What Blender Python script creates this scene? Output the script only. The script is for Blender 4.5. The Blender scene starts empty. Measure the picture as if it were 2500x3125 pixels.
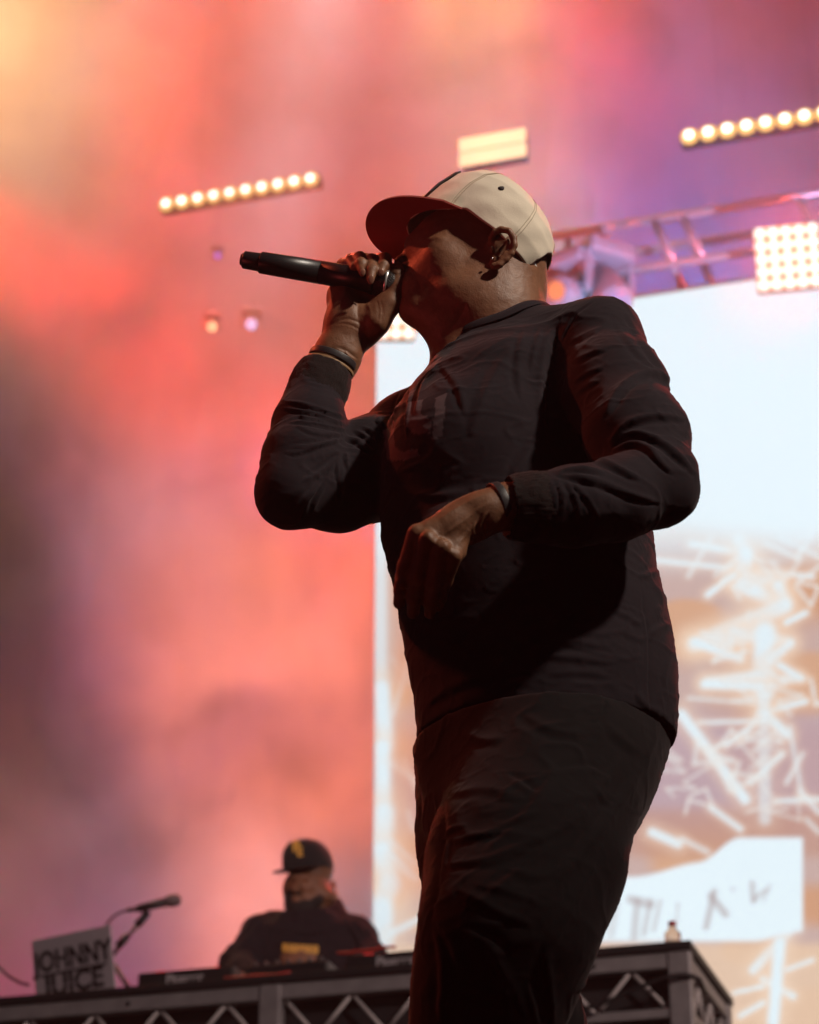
import bpy, bmesh, math, random
import numpy as np
from mathutils import Vector, Matrix, Euler
R = math.radians
random.seed(4); rng = np.random.default_rng(4)
sc = bpy.context.scene
COL = sc.collection

# ------------------------------------------------------------------ camera
F, PITCH, CZ = 7400.0, R(26.0), 1.45        # focal length in photo pixels, upward tilt, lens height
cam_d = bpy.data.cameras.new('camera'); cam = bpy.data.objects.new('camera', cam_d); COL.objects.link(cam)
cam.location = (0, 0, CZ); cam.rotation_euler = (R(90) + PITCH, 0, 0)
cam_d.sensor_fit = 'VERTICAL'; cam_d.sensor_height = 36.0; cam_d.sensor_width = 36.0
cam_d.lens = F / 3125 * 36.0
cam_d.clip_start = 0.05; cam_d.clip_end = 300
cam_d.dof.use_dof = True; cam_d.dof.focus_distance = 3.98; cam_d.dof.aperture_fstop = 5.0
sc.camera = cam
FW = np.array([0, math.cos(PITCH), math.sin(PITCH)]); UP = np.array([0, -math.sin(PITCH), math.cos(PITCH)]); RT = np.array([1.0, 0, 0])
C0 = np.array([0, 0, CZ])

def at(px, py, Y):
    """world point on the upright plane y = Y that the photo shows at (px, py)"""
    d = FW + RT * (px - 1250) / F + UP * (1562.5 - py) / F
    return C0 + d * (Y / d[1])

def scale_at(p):
    """photo pixels per metre at a world point"""
    return F / float(np.dot(np.asarray(p) - C0, FW))

def project(P):
    v = P - C0
    d = v @ FW
    return 1250 + F * (v @ RT) / d, 1562.5 - F * (v @ UP) / d

# ------------------------------------------------------------------ world, exposure, stage lights
w = bpy.data.worlds.new('World'); sc.world = w; w.use_nodes = True
w.node_tree.nodes['Background'].inputs['Color'].default_value = (0.55, 0.28, 0.46, 1)
w.node_tree.nodes['Background'].inputs['Strength'].default_value = 0.035
sc.view_settings.view_transform = 'Standard'; sc.view_settings.look = 'None'
sc.view_settings.exposure = 0; sc.view_settings.gamma = 1; sc.view_settings.use_curve_mapping = False
sc.cycles.use_denoising = True
sc.cycles.max_bounces = 6; sc.cycles.diffuse_bounces = 2; sc.cycles.glossy_bounces = 3; sc.cycles.transmission_bounces = 6
sc.cycles.volume_bounces = 0; sc.cycles.transparent_max_bounces = 12
sc.cycles.volume_step_rate = 1.0; sc.cycles.volume_max_steps = 256
sc.cycles.sample_clamp_indirect = 4.0

def spot(name, loc, target, color, watts, cone, blend=1.0, radius=0.15):
    l = bpy.data.lights.new(name, 'SPOT'); l.color = color; l.energy = watts
    l.spot_size = R(cone); l.spot_blend = blend; l.shadow_soft_size = radius
    o = bpy.data.objects.new(name, l); COL.objects.link(o); o.location = loc
    o.rotation_euler = (Vector(target) - Vector(loc)).to_track_quat('-Z', 'Y').to_euler()
    return o
def point(name, loc, color, watts, radius=0.1):
    l = bpy.data.lights.new(name, 'POINT'); l.color = color; l.energy = watts; l.shadow_soft_size = radius
    o = bpy.data.objects.new(name, l); COL.objects.link(o); o.location = loc
    return o
ST = 1.98                                        # stage floor height
HEAD = at(1480, 800, 3.5)
# follow spot from the front of house, high and to the right
spot('front_spot', (5.1, -0.2, 8.3), tuple(at(1560, 880, 3.4)), (1.0, 0.87, 0.73), 2700, 18, 1.0, 0.2)
# added red fill, low at the front left, to redden shaded skin and brim
spot('red_fill_spot', (-3.6, 2.0, 2.25), tuple(at(1250, 800, 3.5)), (1.0, 0.11, 0.10), 85, 22, 0.9, 0.4)
spot('dj_fill_spot', (-3.4, 1.5, 6.5), tuple(at(930, 2720, 10.1)), (1.0, 0.58, 0.52), 800, 10, 0.9, 0.2)  # fill lamp added to brighten the DJ's face
spot('front_wash_spot', (7.0, -2.0, 8.0), tuple(at(1250, 2800, 9.6)), (1.0, 0.78, 0.72), 3000, 26, 1.0, 0.2)
# red side light from stage right
spot('red_side_spot', (-5.2, 5.2, 8.4), tuple(at(1400, 1500, 3.4)), (1.0, 0.12, 0.05), 1000, 26, 0.6, 0.1)
spot('red_back_spot', (1.4, 12.2, 7.4), tuple(at(960, 2830, 10.1)), (1.0, 0.06, 0.05), 260, 16, 0.8, 0.1)  # added behind the DJ to rim his shoulders red
# red back lights over the upstage edge
spot('red_back_spot', (-1.6, 10.0, 9.2), tuple(at(1400, 1200, 3.5)), (1.0, 0.07, 0.035), 1700, 24, 0.6, 0.15)
spot('red_back_spot', (3.4, 9.5, 9.5), tuple(at(1600, 1300, 3.5)), (1.0, 0.06, 0.05), 1500, 24, 0.6, 0.15)
# ------------------------------------------------------------------ materials
def newmat(name):
    m = bpy.data.materials.new(name); m.use_nodes = True
    return m, m.node_tree, m.node_tree.nodes, m.node_tree.links
def pbr(name, color, rough=0.6, metal=0.0, noise=0.0, nscale=20, bump=0.0, bscale=200, sheen=0.0, spec=0.5):
    m, nt, N, L = newmat(name); b = N['Principled BSDF']
    b.inputs['Base Color'].default_value = (*color, 1); b.inputs['Roughness'].default_value = rough
    b.inputs['Metallic'].default_value = metal; b.inputs['Specular IOR Level'].default_value = spec
    tc = N.new('ShaderNodeTexCoord')
    if noise:
        n = N.new('ShaderNodeTexNoise'); n.inputs['Scale'].default_value = nscale; n.inputs['Detail'].default_value = 5
        L.new(tc.outputs['Object'], n.inputs['Vector'])
        mx = N.new('ShaderNodeMix'); mx.data_type = 'RGBA'
        mx.inputs['A'].default_value = (*[c * (1 - noise) for c in color], 1)
        mx.inputs['B'].default_value = (*[min(1, c * (1 + noise)) for c in color], 1)
        L.new(n.outputs['Fac'], mx.inputs['Factor']); L.new(mx.outputs['Result'], b.inputs['Base Color'])
    if bump:
        n2 = N.new('ShaderNodeTexNoise'); n2.inputs['Scale'].default_value = bscale; n2.inputs['Detail'].default_value = 3
        L.new(tc.outputs['Object'], n2.inputs['Vector'])
        bp = N.new('ShaderNodeBump'); bp.inputs['Strength'].default_value = bump; bp.inputs['Distance'].default_value = 0.002
        L.new(n2.outputs['Fac'], bp.inputs['Height']); L.new(bp.outputs['Normal'], b.inputs['Normal'])
    if sheen:
        b.inputs['Sheen Weight'].default_value = sheen; b.inputs['Sheen Roughness'].default_value = 0.5
    return m
def glow(name, color, strength):
    m, nt, N, L = newmat(name); N.remove(N['Principled BSDF'])
    e = N.new('ShaderNodeEmission'); e.inputs['Color'].default_value = (*color, 1); e.inputs['Strength'].default_value = strength
    L.new(e.outputs[0], N['Material Output'].inputs['Surface'])
    return m
def link(name, me, mat=None, parent=None, loc=None, rot=None):
    o = bpy.data.objects.new(name, me); COL.objects.link(o)
    if mat is not None: me.materials.append(mat)
    if parent is not None: o.parent = parent
    if loc is not None: o.location = loc
    if rot is not None: o.rotation_euler = rot
    return o
def tag(o, label=None, cat=None, group=None, kind=None):
    if label: o['label'] = label
    if cat: o['category'] = cat
    if group: o['group'] = group
    if kind: o['kind'] = kind
    return o
def empty(name, loc=(0, 0, 0), rz=0.0, rot=None):
    o = bpy.data.objects.new(name, None); COL.objects.link(o); o.location = loc
    o.rotation_euler = rot if rot is not None else (0, 0, rz); o.empty_display_size = 0.1
    return o
def bm_box(bm, c, s, rot=None, bevel=0.0):
    M = Matrix.Translation(Vector(c)) @ (rot.to_4x4() if rot is not None else Matrix.Identity(4)) @ Matrix.Diagonal((*s, 1))
    r = bmesh.ops.create_cube(bm, size=1.0, matrix=M)
    if bevel:
        es = list({e for v in r['verts'] for e in v.link_edges})
        bmesh.ops.bevel(bm, geom=es, offset=bevel, segments=2, affect='EDGES', profile=0.5)
def bm_tube(bm, a, b, r, n=10, r2=None):
    a, b = Vector(a), Vector(b); d = b - a
    M = Matrix.Translation((a + b) / 2) @ d.to_track_quat('Z', 'Y').to_matrix().to_4x4()
    bmesh.ops.create_cone(bm, cap_ends=True, segments=n, radius1=r, radius2=r if r2 is None else r2, depth=d.length, matrix=M)
def bm_path(bm, pts, r, n=8):
    """swept round tube through points"""
    pts = [Vector(p) for p in pts]; rings = []
    for i, p in enumerate(pts):
        t = (pts[min(i + 1, len(pts) - 1)] - pts[max(i - 1, 0)]).normalized()
        q = t.to_track_quat('Z', 'Y').to_matrix()
        rr = r[i] if isinstance(r, (list, tuple)) else r
        rings.append([bm.verts.new(p + q @ Vector((rr * math.cos(2 * math.pi * k / n), rr * math.sin(2 * math.pi * k / n), 0))) for k in range(n)])
    for a, b in zip(rings[:-1], rings[1:]):
        for k in range(n): bm.faces.new((a[k], a[(k + 1) % n], b[(k + 1) % n], b[k]))
    bm.faces.new(rings[0][::-1]); bm.faces.new(rings[-1])
def bm_lathe(bm, prof, M=Matrix.Identity(4), n=32):
    """prof: list of (z, r)"""
    rings = []
    for z, r in prof:
        rings.append([bm.verts.new(M @ Vector((r * math.cos(2 * math.pi * k / n), r * math.sin(2 * math.pi * k / n), z))) for k in range(n)])
    for a, b in zip(rings[:-1], rings[1:]):
        for k in range(n): bm.faces.new((a[k], a[(k + 1) % n], b[(k + 1) % n], b[k]))
    bm.faces.new(rings[0][::-1]); bm.faces.new(rings[-1])
def finish(bm, name, smooth=False):
    bmesh.ops.recalc_face_normals(bm, faces=bm.faces)
    me = bpy.data.meshes.new(name); bm.to_mesh(me); bm.free()
    if smooth:
        me.polygons.foreach_set('use_smooth', [True] * len(me.polygons))
    return me
def mesh_obj(name, build, mat, parent=None, smooth=False, loc=None, rot=None):
    bm = bmesh.new(); build(bm)
    return link(name, finish(bm, name, smooth), mat, parent, loc, rot)

# ------------------------------------------------------------------ setting: stage, backdrop, smoke
YAW = R(17)                                        # the upstage line runs away to the left
def stage_frame(px, py, Y):
    """matrix at a point: local x runs right along the upstage line (towards the lens), z up"""
    return Matrix.Translation(Vector(at(px, py, Y))) @ Matrix.Rotation(-YAW, 4, 'Z')
M_black = pbr('stage_black', (0.012, 0.011, 0.012), 0.6, noise=0.3, nscale=8, bump=0.2, bscale=60)
M_drape = pbr('black_drape', (0.010, 0.008, 0.010), 0.95, noise=0.2, nscale=3)
mesh_obj('ground', lambda bm: bm_box(bm, (0, 10, -0.05), (80, 70, 0.1)), pbr('asphalt', (0.05, 0.048, 0.046), 0.9, noise=0.3, nscale=4), None)['kind'] = 'structure'
mesh_obj('stage_floor', lambda bm: bm_box(bm, (0, 13.3, ST - 0.11), (26, 21.6, 0.22), bevel=0.01), M_black)['kind'] = 'structure'
def drape(bm):
    n = 240; z0, z1 = ST, 22.0
    lo, hi = [], []
    for i in range(n + 1):
        x = -13 + 26 * i / n
        y = 23.5 + 0.10 * math.sin(i * 0.9) + 0.05 * math.sin(i * 2.3 + 1)
        lo.append(bm.verts.new((x, y, z0))); hi.append(bm.verts.new((x, y, z1)))
    for i in range(n): bm.faces.new((lo[i], lo[i + 1], hi[i + 1], hi[i]))
tag(mesh_obj('back_drape', drape, M_drape, None, True), kind='structure')

SM0, SM1 = Vector((-11, 10.9, ST + 0.02)), Vector((12, 23.2, 21.0))
m, nt, N, L = newmat('smoke'); N.remove(N['Principled BSDF'])
geo = N.new('ShaderNodeNewGeometry')
def noise(scale, detail, off, rough=0.5, dist=0.0):
    mp = N.new('ShaderNodeMapping'); mp.inputs['Location'].default_value = off
    L.new(geo.outputs['Position'], mp.inputs['Vector'])
    n = N.new('ShaderNodeTexNoise'); n.inputs['Scale'].default_value = scale; n.inputs['Detail'].default_value = detail
    n.inputs['Roughness'].default_value = rough; n.inputs['Distortion'].default_value = dist
    L.new(mp.outputs[0], n.inputs['Vector'])
    return n.outputs['Fac']
def ramp(sock, lo, hi, a, b):
    r = N.new('ShaderNodeMapRange'); r.inputs['From Min'].default_value = lo; r.inputs['From Max'].default_value = hi
    r.inputs['To Min'].default_value = a; r.inputs['To Max'].default_value = b; r.interpolation_type = 'SMOOTHSTEP'
    L.new(sock, r.inputs['Value']); return r.outputs[0]
def mul(a, b):
    n = N.new('ShaderNodeMath'); n.operation = 'MULTIPLY'; L.new(a, n.inputs[0])
    if isinstance(b, (int, float)): n.inputs[1].default_value = b
    else: L.new(b, n.inputs[1])
    return n.outputs[0]
sep = N.new('ShaderNodeSeparateXYZ'); L.new(geo.outputs['Position'], sep.inputs[0])
dens = ramp(noise(0.42, 3, (2.0, 0.3, 5.1), 0.5, 0.4), 0.34, 0.66, 0.16, 1.25)
dens = mul(dens, ramp(noise(1.05, 5, (7.0, 1.3, 2.1), 0.60, 1.1), 0.34, 0.66, 0.30, 1.60))
front = mul(ramp(sep.outputs['Y'], 12.5, 15.2, 0.07, 2.1), ramp(sep.outputs['Y'], 17.2, 19.5, 1.0, 0.10)); high = ramp(sep.outputs['Z'], 8.8, 11.0, 0.05, 0.55)
mx_ = N.new('ShaderNodeMath'); mx_.operation = 'MAXIMUM'; L.new(front, mx_.inputs[0]); L.new(high, mx_.inputs[1])
dens = mul(dens, mx_.outputs[0])
# density thinned low on the left to darken the smoke there
vm_ = N.new('ShaderNodeVectorMath'); vm_.operation = 'SUBTRACT'; vm_.inputs[1].default_value = (-4.2, 17.0, 8.7); L.new(geo.outputs['Position'], vm_.inputs[0])
vs_ = N.new('ShaderNodeVectorMath'); vs_.operation = 'MULTIPLY'; vs_.inputs[1].default_value = (1 / 2.5, 1 / 14.0, 1 / 2.75); L.new(vm_.outputs[0], vs_.inputs[0])
vl_ = N.new('ShaderNodeVectorMath'); vl_.operation = 'LENGTH'; L.new(vs_.outputs[0], vl_.inputs[0])
dens = mul(dens, ramp(vl_.outputs['Value'], 0.58, 1.0, 0.03, 1.0))
# denser smoke added around the right-edge blinder to carry its red halo
v1 = N.new('ShaderNodeVectorMath'); v1.operation = 'DISTANCE'; v1.inputs[1].default_value = tuple(at(2405, 775, 12.6)); L.new(geo.outputs['Position'], v1.inputs[0])
ad_ = N.new('ShaderNodeMath'); ad_.operation = 'ADD'; L.new(dens, ad_.inputs[0]); L.new(ramp(v1.outputs['Value'], 0.1, 0.9, 0.8, 0.0), ad_.inputs[1])
dens = ad_.outputs[0]
vol = N.new('ShaderNodeVolumePrincipled')
vol.inputs['Color'].default_value = (0.92, 0.92, 0.92, 1); vol.inputs['Anisotropy'].default_value = 0.0
L.new(mul(dens, 0.16), vol.inputs['Density'])
L.new(vol.outputs[0], N['Material Output'].inputs['Volume'])
sm = mesh_obj('smoke', lambda bm: bm_box(bm, (SM0 + SM1) / 2, SM1 - SM0), m)
tag(sm, kind='stuff')


# thin air haze over the whole stage and pit
m, nt, N, L = newmat('haze'); N.remove(N['Principled BSDF'])
hz = N.new('ShaderNodeVolumePrincipled'); hz.inputs['Color'].default_value = (.93, .90, .92, 1); hz.inputs['Density'].default_value = 0.0036
L.new(hz.outputs[0], N['Material Output'].inputs['Volume'])
tag(mesh_obj('haze', lambda bm: bm_box(bm, (0, 11, 11.0), (29, 29, 24.4)), m), kind='stuff')
# lamps washing the smoke (hung out of view above, beside and behind the set)
WASH = [('S', (-3.3, 15.5, 18.5), (-2.9, 16.5, 6), 20), ('S', (-5.0, 15, 18.5), (-2.5, 17, 9), 60), ('S', (-.6, 15.0, 19.0), (-.4, 17, 8), 42), ('S', (.6, 15.5, 18.5), (.4, 16.5, 8), 20),
        ('S', (4, 15, 18.5), (2.5, 17, 9), 45), ('S', (-1.2, 20, 2.5), (-1.2, 17, 9), 60), ('S', (-7, 14, 3), (-1, 17, 7), 50), ('S', (-2.4, 15.5, 2.4), (-2.3, 16.5, 7), 70),
        ('P', (0.9, 15.6, 8.0)), ('P', (0.9, 15.6, 5.4)), ('S', (6.5, 15.5, 8), (1.5, 16, 11.5), 55), ('S', (3.0, 16.5, 8.5), (1.6, 16, 13), 70), ('P', (0.2, 17.5, 18.0)), ('P', (-4.8, 16.5, 15.5)),
        ('S', (-7.5, 16, 12.5), (-2.5, 17, 11), 40), ('P', (-5.6, 15, 4.6)), ('P', (3.2, 15.5, 10.0)), ('P', (4.4, 14.5, 15.5)),
        ('S', (-6.5, 15, 16), (-3, 16.5, 10.5), 25), ('S', (-6.5, 15.5, 10.5), (-2, 16, 11.5), 22), ('S', (-1.5, 15, 18.5), (-1.5, 17, 9), 18), ('S', (2, 15, 18.5), (1, 16.5, 10), 20), ('S', (-.8, 21, 3), (-1, 16, 8), 25),
        ('S', (-6, 15, 2.5), (-1.5, 16.5, 8.5), 18), ('S', (.9, 15.8, 8.5), (-2, 16.5, 8), 60), ('S', (.9, 15.8, 6), (-2, 16.5, 6.5), 50), ('S', (-2.5, 19, 19.5), (-2.0, 18, 10), 40),
        ('S', (-4.5, 15, 18.5), (-3.6, 16.5, 9), 14), ('S', (-2.0, 16, 18.5), (-2.2, 16.5, 9), 14), ('S', (.2, 15.2, 18.5), (-1.6, 16.5, 10), 12), ('S', (-6, 14.5, 13), (-2.6, 16, 11), 16), ('S', (-6.2, 14, 6), (-1.5, 16, 9.4), 12),
        ('S', (-6, 14, 2.4), (-1.6, 16, 5.6), 16), ('S', (.9, 15.8, 7), (-1.6, 16.2, 7.0), 24), ('S', (.9, 15.8, 9), (-1.2, 16.2, 9.6), 24), ('S', (3, 15, 18.5), (2.4, 16.5, 12), 16), ('S', (5, 15, 14), (2.2, 16.2, 11), 20), ('S', (1.2, 16, 8.6), (.9, 15.6, 12), 30), ('S', (-7.5, 13.5, 8.5), (-3, 16.5, 8.6), 26), ('S', (-3.4, 15, 2.4), (-3.2, 15.6, 9), 18)]
RGB = [(21.745, 9.31, 2.46), (0.0, 0.0, 0.0), (22.909, 0.0, 0.0), (29.878, 14.31, 1.424), (0.0, 0.0, 0.0), (0.0, 0.0, 0.511), (0.0, 0.0, 0.0), (1.399, 0.0, 0.392), (0.0, 0.0, 0.0), (0.0, 0.0, 0.0), (0.0, 0.0, 0.0), (0.0, 1.227, 5.416), (1.861, 0.545, 0.0), (2.295, 1.23, 0.667), (0.0, 0.0, 0.0), (0.0, 0.0, 0.0), (0.0, 0.0, 0.0), (0.739, 0.0, 0.0), (0.0, 0.0, 0.0), (2.469, 0.0, 0.0), (9.87, 0.0, 0.275), (69.999, 0.0, 0.0), (37.828, 9.247, 4.331), (0.0, 1.878, 0.0), (0.0, 0.0, 0.0), (0.43, 0.679, 0.906), (0.0, 0.0, 2.866), (0.0, 0.0, 0.0), (32.889, 3.614, 1.345), (42.13, 42.307, 45.155), (49.76, 0.0, 0.0), (0.0, 2.002, 3.557), (0.0, 0.0, 0.0), (0.0, 0.0, 0.0), (0.0, 0.477, 1.825), (6.202, 0.0, 0.0), (0.0, 0.0, 0.0), (0.0, 2.457, 0.928), (0.0, 0.662, 3.918), (0.0, 0.0, 0.0)]
if RGB is None: RGB = [(1, 1, 1)] * len(WASH)
for q, c in zip(WASH, RGB):
    mxc = max(c)
    if mxc < 0.25: continue  #T
    col_ = tuple(v / mxc for v in c)
    if q[0] == 'S': spot('wash_spot', q[1], q[2], col_, 1000 * mxc, q[3], 1.0, 0.3)
    else: point('wash_lamp', q[1], col_, 1000 * mxc, 0.3)
# ------------------------------------------------------------------ LED wall
SW, SH = 7.2, 6.4
top_l = Vector(at(1150, 1031, 14.0))
screen = empty('led_screen', top_l - Vector((0, 0, SH)), -YAW)
tag(screen, 'huge glowing video wall, white above and peach with white scribbles below', 'video wall')
Ms = Matrix.Translation(top_l - Vector((0, 0, SH))) @ Matrix.Rotation(-YAW, 4, 'Z')
nx, nz = 600, 530
gx, gz = np.meshgrid(np.linspace(0, SW, nx), np.linspace(0, SH, nz), indexing='ij')
loc = np.stack([gx.ravel(), np.zeros(gx.size), gz.ravel()], 1)
Mw = np.array(Ms)
wp = loc @ Mw[:3, :3].T + Mw[:3, 3]
pu, pv = project(wp)                               # the picture shown on the wall, laid out on the wall itself
def sst(a, b, x):
    t = np.clip((x - a) / (b - a), 0, 1); return t * t * (3 - 2 * t)
def seg(ax, ay, bx, by):
    dx, dy = bx - ax, by - ay; t = np.clip(((pu - ax) * dx + (pv - ay) * dy) / (dx * dx + dy * dy), 0, 1)
    return np.hypot(pu - ax - t * dx, pv - ay - t * dy)
def vn(x, y, s):
    x, y = x / s, y / s; xi, yi = np.floor(x), np.floor(y); fx, fy = x - xi, y - yi
    h = lambda a, b: np.modf(np.abs(np.sin(a * 127.1 + b * 311.7) * 43758.5453))[0]
    fx, fy = fx * fx * (3 - 2 * fx), fy * fy * (3 - 2 * fy)
    return (h(xi, yi) * (1 - fx) + h(xi + 1, yi) * fx) * (1 - fy) + (h(xi, yi + 1) * (1 - fx) + h(xi + 1, yi + 1) * fx) * fy
def lin(r, g, b): return np.array([((c / 255 + .055) / 1.055) ** 2.4 for c in (r, g, b)])
WHITE = lin(226, 241, 248)
colr = np.zeros((pu.size, 3)) + lin(206, 178, 172)
def paint(c, a):
    global colr
    colr = colr * (1 - a[:, None]) + np.asarray(c) * a[:, None]
paint(lin(216, 160, 122), 0.85 * sst(.42, .7, vn(pu + 90, pv * 1.6, 260)) * sst(2250, 2480, pu + 0.35 * vn(pu, pv, 90) * 500))
paint(lin(222, 170, 132), 0.8 * sst(.5, .75, vn(pu, pv * 2.2 + 70, 190)))
paint(lin(192, 166, 178), 0.8 * sst(2120, 2250, pv) * sst(2620, 2480, pv))
paint(lin(200, 152, 134), 0.7 * sst(2440, 2500, pv) * sst(2640, 2590, pv) * sst(1850, 1950, pu))
paint(lin(236, 205, 178), 0.85 * sst(2860, 2900, pv))
# bright streaks
S = [(2000,1710,2480,1760,9,.8),(2110,1660,2280,1690,12,.8),(2255,1650,2285,1700,22,1),(2275,1690,2268,1770,26,1),(2265,1770,2380,1780,24,1),
     (2262,1785,2370,1835,26,1),(2375,1790,2400,1835,20,1),(2395,1850,2120,1965,28,1),(2120,1965,2330,1935,24,1),(2240,1930,2410,1960,20,.9),(2160,1815,2240,1755,11,.9),
     (2120,1960,2260,2010,16,.9),(2335,1930,2330,2110,40,1),(2390,2070,2440,2065,12,.8),(2160,2080,2330,2060,18,.9),(2150,2088,2320,2095,16,.9),(2410,1965,2350,2020,15,.8),
     (2380,2030,2445,2070,13,.8),(2345,2170,2460,2140,10,.9),(2340,2180,2215,2275,9,.8),(2330,2175,2400,2240,18,1),(2100,2130,2350,2150,6,.5),(2130,2205,2340,2200,7,.7),
     (2080,2180,2275,2440,19,.85),(2390,2300,2290,2390,9,.8),(2450,2300,2400,2390,7,.6),(2410,2220,2450,2440,9,.45),(2370,2445,2500,2440,9,.7),(2170,2465,2260,2530,11,.7),
     (2440,2410,2500,2480,8,.6),(1990,2540,2070,2575,17,.8),(2080,2560,2160,2600,9,.5),(2350,1570,2500,1590,30,.7),(2170,1640,2100,1760,7,.5),(2380,1640,2500,1700,7,.6),
     (2400,1900,2460,1870,10,.9),(2330,2100,2335,2500,22,.45),(2460,2500,2500,2540,7,.5),
     (1160,1600,1160,2080,26,.6),(1165,2100,1178,2270,30,1),(1168,2280,1170,2460,28,1),(1175,2480,1165,2580,36,1),(1170,2600,1190,2700,40,1),(1190,2700,1160,2760,36,1),(1165,2770,1170,2860,40,1),
     (1200,2610,1270,2680,12,.5),(1190,2850,1290,2800,14,.6),(1200,2180,1250,2010,9,.4),(1180,2320,1280,2390,8,.35),(1190,2560,1270,2640,7,.5),
     (2300,2960,2420,2830,18,.7),(2330,2990,2420,3040,14,.8),(2380,2880,2360,3120,22,.9),(2240,3030,2330,3010,7,.8),(2400,2960,2480,2930,8,.7),(2260,3100,2330,3060,10,.7)]
for k in range(26):
    ang = rng.uniform(0, 2 * math.pi); x, y = rng.uniform(2020, 2520), rng.uniform(1640, 2500); wd = rng.uniform(3, 6.5); al = rng.uniform(.25, .7)
    for q in range(int(rng.integers(2, 5))):
        ln = rng.uniform(35, 120); x2, y2 = x + ln * math.cos(ang), y + ln * math.sin(ang) * .8
        S.append((x, y, x2, y2, wd, al)); x, y = x2, y2; ang += rng.choice((-1, 1)) * rng.uniform(1.6, 2.8)
for k in range(9):
    x, y = rng.uniform(1160, 1260), rng.uniform(1650, 2760); ang = rng.uniform(.6, 1.5); ln = rng.uniform(40, 110)
    S.append((x, y, x + ln * math.cos(ang), y + ln * math.sin(ang), rng.uniform(4, 7), rng.uniform(.2, .5)))
for ax, ay, bx, by, wd, a in S:
    d = seg(ax, ay, bx, by)
    paint(lin(250, 224, 200), 0.5 * a * sst(wd * 3.4, wd * .5, d))
    paint(WHITE * 1.08, min(1, a * 1.15) * sst(wd * 1.25, wd * .35, d))
# left strip glows orange towards its right
paint(lin(238, 158, 110), 0.75 * sst(1600, 1700, pv) * sst(1175, 1230, pu) * sst(1400, 1330, pu) * sst(2800, 2650, pv) * (0.35 + .65 * vn(pu, pv, 120)))
# white sky of the picture
edge = 1640 + 50 * vn(pu, pv, 160)
WHITE = WHITE * 1.12
paint(WHITE, sst(edge + 110, edge - 90, pv))
# white panel low on the right with grey lettering
pan = sst(2452, 2440, pu) * np.maximum(sst(2548, 2560, pv + 60 * sst(2300, 2200, pu) * -1), 0)
topy = 2556 + 75 * sst(2260, 2130, pu) + 45 * sst(2150, 1930, pu)
bot = 2872 - 30 * sst(2300, 2440, pu)
panel = sst(2456, 2444, pu) * sst(1700, 1800, pu) * sst(topy - 9, topy + 9, pv) * sst(bot + 12, bot - 10, pv)
paint(WHITE, panel)
for poly in [(1925,2745,1985,2760,14,.55),(1945,2750,1935,2860,12,.5),(1985,2750,1965,2850,10,.45),(2015,2750,1995,2840,7,.45),(2070,2755,2062,2830,5,.4),(1880,2760,1865,2850,14,.3),
             (2180,2720,2155,2830,10,.6),(2170,2735,2215,2790,12,.6),(2235,2713,2238,2715,6,.5),(2295,2695,2300,2750,9,.55),(2300,2745,2340,2715,7,.5),(2330,2750,2350,2700,5,.35)]:
    paint(lin(178, 160, 160), poly[5] * sst(poly[4] * 1.4, poly[4] * .5, seg(*poly[:4])) * panel)
fi = np.arange(nx * nz).reshape(nx, nz)
fc = np.stack([fi[:-1, :-1], fi[1:, :-1], fi[1:, 1:], fi[:-1, 1:]], -1).reshape(-1, 4)
me = bpy.data.meshes.new('display'); me.from_pydata(loc.tolist(), [], fc.tolist())
ca = me.color_attributes.new('picture', 'FLOAT_COLOR', 'POINT')
ca.data.foreach_set('color', np.concatenate([colr, np.ones((pu.size, 1))], 1).astype(np.float32).ravel())
m, nt, N, L = newmat('led_display'); N.remove(N['Principled BSDF'])
at_ = N.new('ShaderNodeAttribute'); at_.attribute_name = 'picture'
em = N.new('ShaderNodeEmission'); L.new(at_.outputs['Color'], em.inputs['Color'])
# pixel pitch of the wall: dark gaps between diodes
tc = N.new('ShaderNodeTexCoord'); wv = []
for ax in ('X', 'Z'):
    wn = N.new('ShaderNodeTexWave'); wn.bands_direction = ax; wn.inputs['Scale'].default_value = 24.0
    L.new(tc.outputs['Object'], wn.inputs['Vector']); wv.append(wn.outputs['Fac'])
ad = N.new('ShaderNodeMath'); ad.operation = 'ADD'; L.new(wv[0], ad.inputs[0]); L.new(wv[1], ad.inputs[1])
mr = N.new('ShaderNodeMapRange'); mr.inputs['From Max'].default_value = 2; mr.inputs['To Min'].default_value = 0.94; mr.inputs['To Max'].default_value = 1.06
L.new(ad.outputs[0], mr.inputs['Value']); L.new(mr.outputs[0], em.inputs['Strength'])
L.new(em.outputs[0], N['Material Output'].inputs['Surface'])
link('display', me, m, screen)
M_frame = pbr('screen_frame', (0.02, 0.02, 0.022), 0.5, noise=.2)
def cabs(bm):
    bm_box(bm, (SW / 2, 0.072, SH / 2), (SW, 0.12, SH))
mesh_obj('cabinet_back', cabs, M_frame, screen)
for x in (0.6, 2.6, 4.6, 6.6):
    mesh_obj('support_post', lambda bm: bm_tube(bm, (x, 0.22, -(top_l.z - SH - ST)), (x, 0.22, SH), 0.05), M_frame, screen)

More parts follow.
